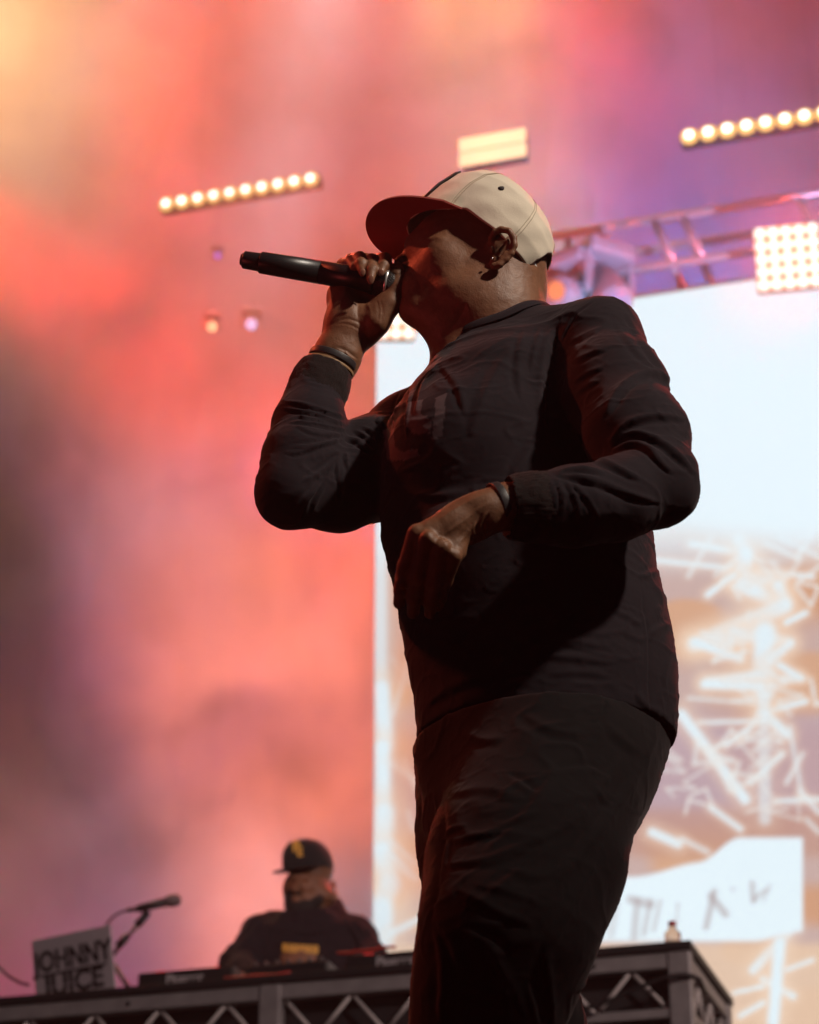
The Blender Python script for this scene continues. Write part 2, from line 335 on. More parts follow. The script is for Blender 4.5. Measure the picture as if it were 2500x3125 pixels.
# ------------------------------------------------------------------ trusses and stage lamps
M_alu = pbr('truss_aluminium', (0.62, 0.63, 0.66), 0.35, 0.6, noise=.15, nscale=30)
M_house = pbr('lamp_housing', (0.02, 0.02, 0.022), 0.5, noise=.2)
def truss(name, M, x0, x1, h, label, zb):
    t = empty(name); t.matrix_world = M; tag(t, label, 'truss')
    for dy in (0, h):
        for z in (0, h):
            mesh_obj('chord', lambda bm: bm_tube(bm, (x0, dy, z), (x1, dy, z), 0.030, 12), M_alu, t, True)
    x = .33 - 2 * .95
    while x < x1 - .4:
        for dy in (0, h):
            for q in (0, .19):
                mesh_obj('brace', lambda bm: bm_tube(bm, (x + q, dy, h), (x + q + .12, dy, 0), 0.026, 10), M_alu, t, True)
        mesh_obj('brace', lambda bm: bm_tube(bm, (x + .1, 0, 0), (x + .1, h, 0), 0.02, 8), M_alu, t, True)
        x += .95
    # plumb ties with clamps as on the photographed run
    for xx in zb:
        mesh_obj('spigot_plate', lambda bm: bm_box(bm, (xx, h / 2, h / 2), (.05, h + .06, h + .06), bevel=.008), M_alu, t)
        mesh_obj('clamp', lambda bm: bm_box(bm, (xx + .1, -.05, h + .02), (.07, .07, .1), bevel=.015), M_alu, t)
    return t
Mt = stage_frame(1853, 837, 13.6)
t1 = truss('lighting_truss', Mt, -1.38, 3.6, 0.36, 'pale lit box truss above the video wall', (1.9,))

def moving_head(p, rx, rz, lens, label, s=1.0, lr=1.0):
    t = empty('moving_head', p, 0); t.rotation_euler = (0, 0, rz); tag(t, label, 'stage light', 'moving head lights on the truss')
    if p[0] < -.5: mesh_obj('hanger', lambda bm: bm_tube(bm, (0, 0, .2 * s), (0, 0, 5), .0007, 5), M_house, t)
    mesh_obj('base', lambda bm: bm_box(bm, (0, 0, 0), (.36 * s, .24 * s, .12 * s), bevel=.03 * s), M_grey, t)
    mesh_obj('clamp', lambda bm: bm_tube(bm, (0, 0, .05 * s), (0, 0, .22 * s), .025 * s), M_grey, t)
    for sx in (-1, 1):
        mesh_obj('yoke_arm', lambda bm: bm_box(bm, (sx * .17 * s, 0, -.17 * s), (.05 * s, .12 * s, .30 * s), bevel=.02 * s), M_grey, t)
    h = empty('lamp_head', (0, 0, -.27 * s)); h.parent = t; h.rotation_euler = (rx, 0, 0)
    mesh_obj('head_shell', lambda bm: bm_lathe(bm, [(-.20 * s, .06 * s), (-.17 * s, .10 * s), (.02 * s, .125 * s), (.16 * s, .13 * s), (.19 * s, .12 * s)], n=24), M_grey, h, True)
    mesh_obj('lens', lambda bm: bm_lathe(bm, [(.185 * s, .105 * s * lr), (.20 * s, .10 * s * lr), (.212 * s, .05 * s * lr), (.215 * s, .004)], n=24), lens, h, True)
    return t
M_grey = pbr('fixture_grey', (0.30, 0.30, 0.33), 0.45, noise=.15)
orange = glow('orange_lens', (1.0, 0.27, 0.12), 1.15)
violet = glow('violet_lens', (0.42, 0.16, 0.80), 1.3)
bright_orange = glow('bright_orange_lens', (1.0, 0.50, 0.25), 2.6)
lilac = glow('lilac_lens', (0.70, 0.55, 0.95), 1.9)
dead = pbr('unlit_lens', (0.25, 0.27, 0.35), 0.1)
moving_head(at(1735, 800, 13.5), R(112), R(-38), orange, 'pale moving head with orange lens just right of the cap, under the truss', .85, .72)
moving_head(at(1845, 775, 13.5), R(150), R(30), dead, 'pale unlit moving head hanging above the shoulder of the singer')
moving_head(at(648, 965, 16.0), R(118), R(8), bright_orange, 'dim moving head with small orange lens below the mic end', .36)
moving_head(at(768, 952, 16.0), R(118), R(5), lilac, 'lilac glowing moving head right of the small orange one', .42)
moving_head(at(665, 758, 16.0), R(118), R(8), violet, 'tiny violet stage lamp left of the microphone', .26)

amber = glow('amber_lens', (1.0, 0.56, 0.18), 1.5)
hot = glow('hot_core', (1.0, 0.95, 0.85), 3.5)
def led_bar(p, n, pitch, r, label, rise=0.0):
    t = empty('led_bar', p, -YAW); t.rotation_euler = (0, -rise, -YAW); tag(t, label, 'light bar', 'rows of amber lamps')
    mesh_obj('housing', lambda bm: bm_box(bm, ((n - 1) * pitch / 2, .07, 0), (n * pitch, .10, r * 1.2), bevel=.01), M_house, t)
    for sx in (.2, .8):
        x = (n - 1) * pitch * sx
        mesh_obj('hanger', lambda bm: bm_tube(bm, (x, .07, r), (x, .07, 5), .0007, 5), M_house, t)
    dm = cm = None
    for k in range(n):
        if dm is None:
            bm = bmesh.new(); bm_lathe(bm, [(0, r), (.012, r * .98), (.022, r * .55)], Matrix.Rotation(R(90), 4, 'X'), 20); dm = finish(bm, 'lamp', True); dm.materials.append(amber)
            bm = bmesh.new(); bm_lathe(bm, [(.02, r * .52), (.034, r * .44), (.04, r * .1)], Matrix.Rotation(R(90), 4, 'X'), 16); cm = finish(bm, 'hot_spot', True); cm.materials.append(hot)
        a = link('lamp', dm, None, t, (k * pitch, 0.02, 0)); link('hot_spot', cm, None, a)
    return t
def px2m(px, py, Y): return 1 / scale_at(at(px, py, Y))
k = px2m(740, 590, 14.5)
led_bar(at(506, 620, 15.0), 10, 0.0535 * k * 1000, 0.0245 * k * 1000, 'long row of ten amber lamps glowing in the smoke, left of the cap')
k = px2m(2300, 380, 12.6)
led_bar(at(2103, 412, 12.6), 9, 0.0585 * k * 1000, 0.0275 * k * 1000, 'row of amber lamps with white cores at the top right corner', -.0)
# strobe with two lit rows
t = empty('strobe_light', at(1503, 450, 14.5), -YAW); tag(t, 'cream strobe fixture of two lit rows above the cap', 'strobe')
k = px2m(1503, 450, 14.5)
mesh_obj('housing', lambda bm: bm_box(bm, (0, .06, 0), (208 * k, .08, 100 * k), bevel=.01), M_house, t)
mesh_obj('hanger', lambda bm: bm_tube(bm, (0, .06, 50 * k), (0, .06, 5), .0008, 5), M_house, t)
cream = glow('cream_tube', (0.98, 0.66, 0.36), 1.9)
for z in (-27, 27):
    mesh_obj('lamp_row', lambda bm: bm_box(bm, (0, 0, z * k), (212 * k, .03, 46 * k), bevel=.012), cream, t)

lens_w = glow('blinder_lens', (0.95, 0.93, 0.84), 1.6)
refl = glow('glowing_reflector', (0.92, 0.36, 0.08), 1.0)  # emission stands in for lamplight on the reflector between the lenses
def blinder(cx, cy, Y, pitch, r, label):
    c = at(cx, cy, Y); k = 1 / scale_at(c)
    t = empty('blinder_light', c); d = C0 - c; t.rotation_euler = (R(0), 0, math.atan2(d[0], -d[1])); t.rotation_euler[0] = R(24)
    tag(t, label, 'blinder light', 'five by five blinder panels')
    s = pitch * k
    mesh_obj('housing', lambda bm: bm_box(bm, (0, .09, 0), (5 * s + .006, .14, 5 * s + .006), bevel=.015), M_house, t)
    mesh_obj('reflector_panel', lambda bm: bm_box(bm, (0, .012, 0), (5 * s, .02, 5 * s), bevel=.006), refl, t)
    mesh_obj('bracket', lambda bm: bm_tube(bm, (0, .15, .1), (0, .62, .14), .018, 8), M_house, t)
    bm = bmesh.new(); bm_lathe(bm, [(0, r * k), (.014, r * k * .97), (.028, r * k * .6), (.032, .003)], Matrix.Rotation(R(90), 4, 'X'), 20); dm = finish(bm, 'lamp', True); dm.materials.append(lens_w)
    for i in range(5):
        for j in range(5): link('lamp', dm, None, t, ((i - 2) * s, 0, (j - 2) * s))
    return t
blinder(2405, 784, 12.9, 39.5, 18.4, 'blinder panel of white round lamps at right edge over the screen corner')
blinder(1172, 942, 13.4, 37.5, 17.0, 'blinder panel of round lamps half hidden behind the hand and chin')
for px, py, Y, e in ((2405, 770, 12.55, 110), (1172, 930, 13.0, 90)):
    point('blinder_glow', at(px, py, Y), (1.0, 0.075, 0.03), e, 0.12)  # red point lamps added ahead of the panels to make their halos
# blue-white beams that pick out the truss
spot('truss_blue_spot', (3.5, 9.0, 5.0), tuple(at(2000, 740, 13.6)), (0.42, 0.52, 1.0), 3800, 32, 1.0, 0.2)
# ------------------------------------------------------------------ riser, DJ desk and gear
corner = Vector(at(2104, 2869, 8.6)); RZ = 2.90
Md = Matrix.Translation(corner) @ Matrix.Rotation(-YAW, 4, 'Z')     # local x right, y away, z up; origin: near right top corner
mesh_obj('riser', lambda bm: bm_box(bm, (0, 0, 0), (6.2, 3.0, RZ - ST), bevel=.01), M_black, None, False, Md @ Vector((-2.4, 1.0, 0)) * 1.0)
rs = bpy.data.objects['riser']; rs.location = (rs.location.x, rs.location.y, (RZ + ST) / 2); rs.rotation_euler = (0, 0, -YAW); rs['kind'] = 'structure'
M_alud = pbr('desk_aluminium', (0.30, 0.28, 0.28), 0.5, 0.35, noise=.35, nscale=14, bump=.3, bscale=80)
M_rod = pbr('brace_rod', (0.55, 0.50, 0.48), 0.6, 0.0, noise=.25, nscale=40)
M_panel = pbr('desk_black_panel', (0.010, 0.009, 0.010), 0.6, noise=.3)
M_top = pbr('desk_top_black', (0.014, 0.012, 0.013), 0.55, noise=.3)
desk = empty('dj_desk', (corner.x, corner.y, RZ), -YAW)
tag(desk, 'long desk framed in grey aluminium with zigzag rods and black top', 'desk')
H = corner.z - RZ; W, D = 4.3, 0.86
def P(x, y, z): return (x, y, z + H)
def part(name, f, m, smooth=False): return mesh_obj(name, f, m, desk, smooth)
part('desk_top', lambda bm: bm_box(bm, P(-W / 2, D / 2, -.016), (W + .012, D + .012, .032), bevel=.004), M_top)
BEAM, GAP, LOW = .060, .145, .036
for y in (.035, D - .035):
    part('rail', lambda bm: bm_box(bm, P(-W / 2, y, -.034 - BEAM / 2), (W, .05, BEAM), bevel=.005), M_alud)
    part('rail', lambda bm: bm_box(bm, P(-W / 2, y, -.034 - BEAM - GAP - LOW / 2), (W, .05, LOW), bevel=.005), M_alud)
for x in (-.035, -W + .035):
    part('side_rail', lambda bm: bm_box(bm, P(x, D / 2, -.034 - BEAM / 2), (.05, D - .12, BEAM * .9), bevel=.005), M_alud)
    part('side_rail', lambda bm: bm_box(bm, P(x, D / 2, -.034 - BEAM - GAP - LOW / 2), (.05, D - .12, LOW * .9), bevel=.005), M_alud)
cols = [-.043, -1.62, -2.95, -W + .043]
for x in cols:
    for y in (.034, D - .034):
        part('post', lambda bm: bm_box(bm, P(x, y, -.036 - (H - .036) / 2), (.086 if x < -.1 and x > -W + .1 else .084, .064, H - .036), bevel=.006), M_alud)
part('back_panel', lambda bm: bm_box(bm, P(-W / 2, .10, -.04 - (H - .06) / 2), (W - .2, .012, H - .06)), M_panel)
zt, zb = -.034 - BEAM + .004, -.034 - BEAM - GAP - .002
# zigzag rods, one pair per bay
x = -.10; up = False
pitch = .135
for a, b in zip(cols[:-1], cols[1:]):
    n = int(round((a - b - .10) / pitch)); st = (a - b - .10) / n
    x = a - .05; top = False
    for k in range(n):
        z0, z1 = (zt, zb) if top else (zb, zt)
        part('brace_rod', lambda bm: bm_tube(bm, P(x, .036, z0), P(x - st, .036, z1), .0075, 8), M_rod, True)
        x -= st; top = not top
y = .075; top = True; n = 6; st = (D - .15) / n
for k in range(n):
    z0, z1 = (zt, zb) if top else (zb, zt)
    part('brace_rod', lambda bm: bm_tube(bm, P(-.036, y, z0), P(-.036, y + st, z1), .009, 8), M_rod, True); y += st; top = not top
for x in (-.36, -2.2):
    part('bolt', lambda bm: bm_tube(bm, P(x, .012, -.065), P(x, .002, -.065), .008, 10), M_panel)
def dloc(x, y, z): return Md @ Vector((x, y, z))
def dx_of(px, py, y=.1, z=0.0):            # place on the desk top along its front edge that the photo shows at px
    lo, hi = -6.0, 1.0
    for _ in range(40):
        mid = (lo + hi) / 2
        u, v = project(np.array(dloc(mid, y, z))[None])
        if u[0] < px: lo = mid
        else: hi = mid
    return lo
# cable slung along the right end of the desk
def slung(bm):
    pts = [dloc(-.62, -.02, -.18), dloc(-.5, -.03, -.235), dloc(-.34, -.035, -.225), dloc(-.2, -.03, -.17), dloc(-.08, -.025, -.135), dloc(-.01, -.02, -.13), dloc(.025, .02, -.14), dloc(.03, .12, -.17)]
    c = []
    for i in range(len(pts) - 1):
        for t in (0, .5): c.append(pts[i].lerp(pts[i + 1], t))
    bm_path(bm, c + [pts[-1]], .008)
M_cable = pbr('black_cable', (0.012, 0.011, 0.012), 0.5)
tag(mesh_obj('cable', slung, M_cable, None, True), 'black cable slung around the right end of the desk', 'cable')

def text_mesh(s, size, name, mat, parent, loc, rot, ext=.001, bold=False, sx=1.0):
    cu = bpy.data.curves.new(name, 'FONT'); cu.body = s; cu.size = size; cu.extrude = ext; cu.align_x = 'CENTER'; cu.align_y = 'CENTER'
    if bold: cu.offset = size * .034
    o = bpy.data.objects.new('tmp', cu); COL.objects.link(o)
    dg = bpy.context.evaluated_depsgraph_get(); me = bpy.data.meshes.new_from_object(o.evaluated_get(dg))
    bpy.data.objects.remove(o); bpy.data.curves.remove(cu)
    t = link(name, me, mat, parent, loc, rot); t.scale = (sx, 1, 1)
    return t
# laptop seen from behind its lid
M_lid = pbr('laptop_silver', (0.55, 0.50, 0.53), 0.5, 0.1, noise=.08)
M_ink = pbr('black_ink', (0.015, 0.012, 0.013), 0.7)
lx = dx_of(236, 2930, .26, .1)
lap = empty('laptop', dloc(lx, .26, .024), -R(30)); tag(lap, 'silver laptop lid with bold black stencilled lettering', 'laptop')
lw, lh = .395, .272
lid = empty('lid', (0, 0, .012)); lid.parent = lap; lid.rotation_euler = (R(11), R(-1.5), 0)
mesh_obj('lid_shell', lambda bm: bm_box(bm, (0, 0, lh / 2), (lw, .009, lh), bevel=.003), M_lid, lid)
mesh_obj('keyboard_base', lambda bm: bm_box(bm, (0, .13, 0.011), (lw, .25, .018), bevel=.004), M_lid, lap)
mesh_obj('stand', lambda bm: bm_box(bm, (0, .12, -.012), (.26, .2, .0235), bevel=.004), M_frame, lap)
for s, z, h in (('JOHNNY', .172, .112), ('JUICE', .072, .112)):
    t = text_mesh(s, h, 'lettering', M_ink, lid, (0, -.0050, z), (R(90), 0, 0), .0006, True, .86 if s == 'JOHNNY' else 1.08)
    mesh_obj('stencil_bar', lambda bm: bm_box(bm, (0, -.0062, z - .001), (lw * .74, .0010, .003)), M_lid, lid)
mesh_obj('underline', lambda bm: bm_box(bm, (0, -.0052, .121), (lw * .84, .0010, .010)), M_ink, lid)

# decks and mixer
M_gear = pbr('deck_black', (0.013, 0.012, 0.013), 0.45, noise=.2)
M_gface = pbr('deck_trim', (0.45, 0.42, 0.43), 0.4)
red_led = glow('red_led', (1.0, 0.035, 0.03), 1.3)
M_knob = pbr('knob', (0.05, 0.045, 0.05), 0.4)
def deck(x, y, wd, label, text):
    t = empty('cd_deck', dloc(x, y, .001), -YAW); tag(t, label, 'dj deck', 'two decks on the desk')
    mesh_obj('deck_body', lambda bm: bm_box(bm, (0, .17, .042), (wd, .36, .080), bevel=.008), M_gear, t)
    mesh_obj('foot_strip', lambda bm: bm_box(bm, (0, .17, .001), (wd * .9, .3, .002)), M_gear, t)
    mesh_obj('jog_wheel', lambda bm: bm_lathe(bm, [(.0825, .098), (.094, .098), (.098, .09), (.098, .01)], Matrix.Translation((0, .14, 0)), 28), M_knob, t, True)
    mesh_obj('display', lambda bm: bm_box(bm, (0, .30, .088), (.17, .06, .010), bevel=.003), M_gface, t)
    for kx in (-.13, -.11, .12):
        mesh_obj('lit_button', lambda bm: bm_tube(bm, (kx, .03, .082), (kx, .03, .092), .008, 10), red_led, t)
    text_mesh(text, .05, 'lettering', M_gface, t, (.0, -.0122, .045), (R(90), 0, 0), .0008, True)
    return t
deck(dx_of(1205, 2900), .12, .40, 'black deck with pale lettering beside the trouser leg', 'Pioneer')
deck(dx_of(560, 2950), .12, .40, 'black deck with red lights right of the laptop', 'Pioneer')
mx = empty('dj_mixer', dloc(dx_of(870, 2925), .10, .001), -YAW); tag(mx, 'black mixer with knobs and red lights before the DJ', 'mixer')
mesh_obj('mixer_body', lambda bm: bm_box(bm, (0, .2, .036), (.34, .40, .070), bevel=.008), M_gear, mx)
for i in range(7):
    for j in range(2):
        mesh_obj('knob', lambda bm: bm_lathe(bm, [(.0715, .011), (.084, .010), (.090, .008)], Matrix.Translation((-.135 + i * .045, .03 + j * .07, 0)), 12), M_knob, mx, True)
for i in range(6):
    mesh_obj('lit_button', lambda bm: bm_tube(bm, (-.12 + i * .047, .065, .0712), (-.12 + i * .047, .065, .082), .0075, 10), red_led, mx)
for k, (px, py, r) in enumerate(((745, 2921, .014), (818, 2914, .016), (1018, 2908, .012), (850, 2872, .010), (1008, 2885, .009), (1085, 2915, .012), (1105, 2922, .01))):
    pass
# red light leads lying over the gear
def lead(bm):
    xs = [dx_of(v, 2915) for v in (1030, 1060, 1095, 1130, 1170, 1205)]
    bm_path(bm, [dloc(x, .09 + .02 * (i % 2), z) for i, (x, z) in enumerate(zip(xs, (.090, .092, .090, .094, .097, .100)))], .006)
M_redcable = pbr('red_cable', (0.55, 0.03, 0.02), 0.4)
tag(mesh_obj('red_lead', lead, M_redcable, None, True), 'red lead lying over the deck right of the mixer', 'cable')
def lead2(bm):
    xs = [dx_of(v, 2930) for v in (700, 740, 790, 850, 900)]
    bm_path(bm, [dloc(x, .04 + .015 * (i % 2), .012) for i, x in enumerate(xs)], .008)
tag(mesh_obj('red_lead', lead2, M_redcable, None, True), 'red lead along the desk edge left of the mixer', 'cable')
def leftwire(bm):
    bm_path(bm, [at(-60, 2890, 9.55), at(-10, 2945, 9.5), at(25, 2978, 9.45), at(60, 2999, 9.42), at(90, 3006, 9.42)], .006)
tag(mesh_obj('cable', leftwire, M_cable, None, True), 'thin black cable curving down at the left picture edge', 'cable')

# vocal mic on its boom
M_mic = pbr('mic_black', (0.015, 0.013, 0.014), 0.4)
M_grill = pbr('mic_mesh', (0.16, 0.14, 0.15), 0.45, 0.6, bump=1.0, bscale=400)
YB = 9.9
ms = empty('mic_stand', dloc(dx_of(345, 2930), .42, 0.001)); tag(ms, 'black boom mic stand behind the laptop', 'mic stand')
def rel(p, o): return Vector(p) - o.location
q0, q1, q2, q3 = [rel(at(x, y, YB), ms) for x, y in ((335, 2925), (375, 2872), (432, 2808), (452, 2782))]
mesh_obj('base_plate', lambda bm: bm_lathe(bm, [(0, .075), (.012, .075), (.018, .05), (.03, .012)], n=24), M_mic, ms, True)
mesh_obj('upright', lambda bm: bm_tube(bm, (0, 0, .012), q0, .010), M_mic, ms, True)
mesh_obj('boom', lambda bm: bm_tube(bm, q0, q2, .0095), pbr('boom_steel', (.10, .07, .07), .35, .5), ms, True)
for a in (q1, q2): mesh_obj('clutch', lambda bm: bm_tube(bm, a - (q2 - q1).normalized() * .03, a + (q2 - q1).normalized() * .03, .017), M_mic, ms, True)
mesh_obj('mic_clip', lambda bm: bm_tube(bm, q2, q3, .014, r2=.018), M_mic, ms, True)
mi = empty('microphone', at(460, 2768, YB)); tag(mi, 'black vocal microphone on the boom stand, pointing right', 'microphone')
m0, m1, m2, m3 = [rel(at(x, y, YB), mi) for x, y in ((388, 2778), (418, 2774), (518, 2750), (552, 2744))]
mesh_obj('plug', lambda bm: bm_tube(bm, m0, m1, .009, r2=.011), M_mic, mi, True)
mesh_obj('handle', lambda bm: bm_tube(bm, m1, m2, .0155, 16, r2=.021), M_mic, mi, True)
mq = (m3 - m2).to_track_quat('Z', 'Y').to_matrix().to_4x4()
mesh_obj('grille', lambda bm: bm_lathe(bm, [(-.012, .020), (-.004, .0255), (.012, .0275), (.030, .026), (.043, .019), (.049, .006)], Matrix.Translation(m2) @ mq, 20), M_grill, mi, True)
def micwire(bm):
    bm_path(bm, [at(x, y, YB) for x, y in ((390, 2778), (368, 2784), (348, 2796), (332, 2812), (322, 2830), (318, 2870), (320, 2960))], .0055)
tag(mesh_obj('mic_cable', micwire, M_cable, None, True), 'mic cable looping down behind the laptop', 'cable')

# bottle on the far right of the desk
bx = dx_of(2052, 2850)
bt = empty('water_bottle', dloc(bx, .12, .0005)); tag(bt, 'clear drink bottle with red cap on the desk end', 'bottle')
m, nt, N, L = newmat('clear_plastic'); b = N['Principled BSDF']; b.inputs['Base Color'].default_value = (.86, .80, .74, 1); b.inputs['Roughness'].default_value = .08
b.inputs['Transmission Weight'].default_value = .9; b.inputs['IOR'].default_value = 1.2
mesh_obj('bottle_body', lambda bm: bm_lathe(bm, [(0, .026), (.004, .031), (.03, .032), (.045, .029), (.058, .032), (.066, .029), (.078, .018), (.086, .0125), (.092, .0125)], n=24), m, bt, True)
mesh_obj('label_wrap', lambda bm: bm_lathe(bm, [(.012, .0325), (.03, .0327), (.031, .0325)], n=24), pbr('label_beige', (.55, .42, .30), .6), bt, True)
mesh_obj('cap', lambda bm: bm_lathe(bm, [(.0915, .0150), (.108, .0145), (.110, .012)], n=20), pbr('cap_red', (.55, .02, .03), .4), bt, True)
# ------------------------------------------------------------------ implicit-surface modelling kit
class Prim:
    def __init__(s, f, lo, hi, k, sub=False): s.f, s.lo, s.hi, s.k, s.sub = f, np.array(lo), np.array(hi), k, sub
def rc(a, b, ra, rb, k=.02, flat=None, sub=False):
    """tapered capsule; flat=(direction, factor) squashes the section along a direction"""
    a, b = np.asarray(a, float), np.asarray(b, float); ab = b - a; L2 = max(ab @ ab, 1e-9)
    if flat is not None: fn = np.asarray(flat[0], float); fn = fn / np.linalg.norm(fn); ff = flat[1]
    def f(P):
        v = P - a; h = np.clip(v @ ab / L2, 0, 1); q = v - h[:, None] * ab
        if flat is not None:
            c = q @ fn; q = q + np.outer(c * (1 / ff - 1), fn)
        d = np.sqrt((q * q).sum(1)) - (ra + (rb - ra) * h)
        return d * (ff if flat is not None and ff < 1 else 1)
    m = max(ra, rb) * (max(1, flat[1]) if flat is not None else 1)
    return Prim(f, np.minimum(a, b) - m, np.maximum(a, b) + m, k, sub)
def chain(pts, rs, k=.015, flat=None):
    return [rc(pts[i], pts[i + 1], rs[i], rs[i + 1], k, flat) for i in range(len(pts) - 1)]
def ell(c, r, M=None, k=.02, sub=False):
    """ellipsoid with semi axes r along the rows of M"""
    c, r = np.asarray(c, float), np.asarray(r, float); M = np.eye(3) if M is None else np.asarray(M, float)
    def f(P):
        q = (P - c) @ M.T
        k0 = np.sqrt(((q / r) ** 2).sum(1)); k1 = np.sqrt(((q / r ** 2) ** 2).sum(1))
        return k0 * (k0 - 1) / np.maximum(k1, 1e-9)
    m = r.max()
    return Prim(f, c - m, c + m, k, sub)
def slices(zs, cx, cy, ax, ay, k=.03, rot=0.0, pw=2.0):
    """stack of level ovals: centre and half sizes interpolated over height"""
    o = np.argsort(zs); zs, cx, cy, ax, ay = [np.asarray(v, float)[o] for v in (zs, cx, cy, ax, ay)]
    c_, s_ = math.cos(rot), math.sin(rot)
    def f(P):
        z = P[:, 2]; x = P[:, 0] - np.interp(z, zs, cx); y = P[:, 1] - np.interp(z, zs, cy)
        a, b = np.interp(z, zs, ax), np.interp(z, zs, ay)
        x, y = x * c_ + y * s_, -x * s_ + y * c_
        k0 = (np.abs(x / a) ** pw + np.abs(y / b) ** pw) ** (1 / pw)
        d = (k0 - 1) * np.minimum(a, b)
        return np.maximum(d, np.maximum(zs[0] - z, z - zs[-1]))
    m = max(ax.max(), ay.max())
    return Prim(f, (cx.min() - m, cy.min() - m, zs[0]), (cx.max() + m, cy.max() + m, zs[-1]), k)
def evalp(prims, P, cull=None):
    d = np.full(len(P), 1.0)
    for p in prims:
        if cull is not None and (np.any(p.hi + p.k + .012 < cull[0]) or np.any(p.lo - p.k - .012 > cull[1])): continue
        e = p.f(P)
        if p.sub:
            e = -e; h = np.clip(.5 - .5 * (d - e) / p.k, 0, 1); d = d * (1 - h) + e * h + p.k * h * (1 - h)
            # smooth maximum of d and -e
        else:
            h = np.clip(.5 + .5 * (e - d) / p.k, 0, 1); d = e * (1 - h) + d * h - p.k * h * (1 - h)
    return d
def sdf_mesh(prims, vox, lo=None, hi=None, B=10):
    add = [p for p in prims if not p.sub]
    lo = (np.min([p.lo - p.k * .5 for p in add], 0) if lo is None else np.array(lo)) - 2.5 * vox
    hi = (np.max([p.hi + p.k * .5 for p in add], 0) if hi is None else np.array(hi)) + 2.5 * vox
    nb = np.ceil((hi - lo) / vox / B).astype(int); n = nb * B
    D = np.full(n, 1.0, np.float32)
    bi = np.stack(np.meshgrid(*[np.arange(k) for k in nb], indexing='ij'), -1).reshape(-1, 3)
    ctr = lo + (bi * B + (B - 1) / 2) * vox; hd = B * vox * .5 * 1.75
    dc = evalp(prims, ctr)
    off = np.stack(np.meshgrid(*[np.arange(B)] * 3, indexing='ij'), -1).reshape(-1, 3) * vox
    near = np.abs(dc) < hd * 2.0 + .012
    for j in np.nonzero(~near & (dc < 0))[0]:
        i = bi[j] * B; D[i[0]:i[0] + B, i[1]:i[1] + B, i[2]:i[2] + B] = -1
    for j in np.nonzero(near)[0]:
        i = bi[j] * B; o = lo + i * vox
        D[i[0]:i[0] + B, i[1]:i[1] + B, i[2]:i[2] + B] = evalp(prims, o + off, (o, o + B * vox)).reshape(B, B, B)
    return nets(D, lo, vox)
def nets(D, lo, vox):
    ins = D < 0; nx, ny, nz = [s - 1 for s in D.shape]
    cnt = np.zeros((nx, ny, nz), np.int8)
    for a in (0, 1):
        for b in (0, 1):
            for c in (0, 1): cnt += ins[a:a + nx, b:b + ny, c:c + nz]
    act = (cnt > 0) & (cnt < 8)
    I = np.stack(np.nonzero(act), 1); idx = np.full((nx, ny, nz), -1, np.int64); idx[act] = np.arange(len(I))
    cor = np.array([(a, b, c) for a in (0, 1) for b in (0, 1) for c in (0, 1)])
    val = np.stack([D[I[:, 0] + a, I[:, 1] + b, I[:, 2] + c] for a, b, c in cor], 1)
    acc = np.zeros((len(I), 3)); num = np.zeros(len(I))
    for p in range(8):
        for q in range(p + 1, 8):
            if np.abs(cor[p] - cor[q]).sum() != 1: continue
            vp, vq = val[:, p], val[:, q]; cr = (vp < 0) != (vq < 0)
            t = np.where(cr, vp / np.where(cr, vp - vq, 1), 0)
            acc += np.where(cr[:, None], cor[p] + t[:, None] * (cor[q] - cor[p]), 0); num += cr
    V = lo + (I + acc / num[:, None]) * vox
    Q = []
    for ax in range(3):
        s0 = [slice(1, -1)] * 3; s0[ax] = slice(0, -1); s1 = [slice(1, -1)] * 3; s1[ax] = slice(1, None)
        A, Bq = ins[tuple(s0)], ins[tuple(s1)]
        for flip in (False, True):
            m = (A & ~Bq) if not flip else (~A & Bq)
            e = np.stack(np.nonzero(m), 1); e = e + np.array([0 if k == ax else 1 for k in range(3)])
            u, w_ = (ax + 1) % 3, (ax + 2) % 3
            du = np.zeros(3, int); du[u] = 1; dw = np.zeros(3, int); dw[w_] = 1
            g = lambda c: idx[c[:, 0], c[:, 1], c[:, 2]]
            q = np.stack([g(e - du - dw), g(e - dw), g(e), g(e - du)], 1)
            Q.append(q if not flip else q[:, ::-1])
    return V, np.concatenate(Q)
def relax(V, Q, it=2, lam=.5):
    """a few rounds of Laplacian smoothing"""
    E = np.concatenate([Q[:, [0, 1]], Q[:, [1, 2]], Q[:, [2, 3]], Q[:, [3, 0]]]); E = np.concatenate([E, E[:, ::-1]])
    deg = np.bincount(E[:, 0], minlength=len(V))[:, None]
    for _ in range(it):
        S = np.stack([np.bincount(E[:, 0], V[E[:, 1], k], len(V)) for k in range(3)], 1)
        V = V + lam * (S / np.maximum(deg, 1) - V)
    return V
def normals(V, Q):
    n = np.cross(V[Q[:, 2]] - V[Q[:, 0]], V[Q[:, 3]] - V[Q[:, 1]]); N_ = np.zeros_like(V)
    for k in range(4):
        for c in range(3): N_[:, c] += np.bincount(Q[:, k], n[:, c], len(V))
    return N_ / np.maximum(np.linalg.norm(N_, axis=1), 1e-12)[:, None]
def hash3(i, j, k):
    h = (i * 374761393 + j * 668265263 + k * 2147483647 * 3) & 0xffffffff
    h = ((h ^ (h >> 13)) * 1274126177) & 0xffffffff
    return ((h ^ (h >> 16)) & 0xffff) / 65535.0
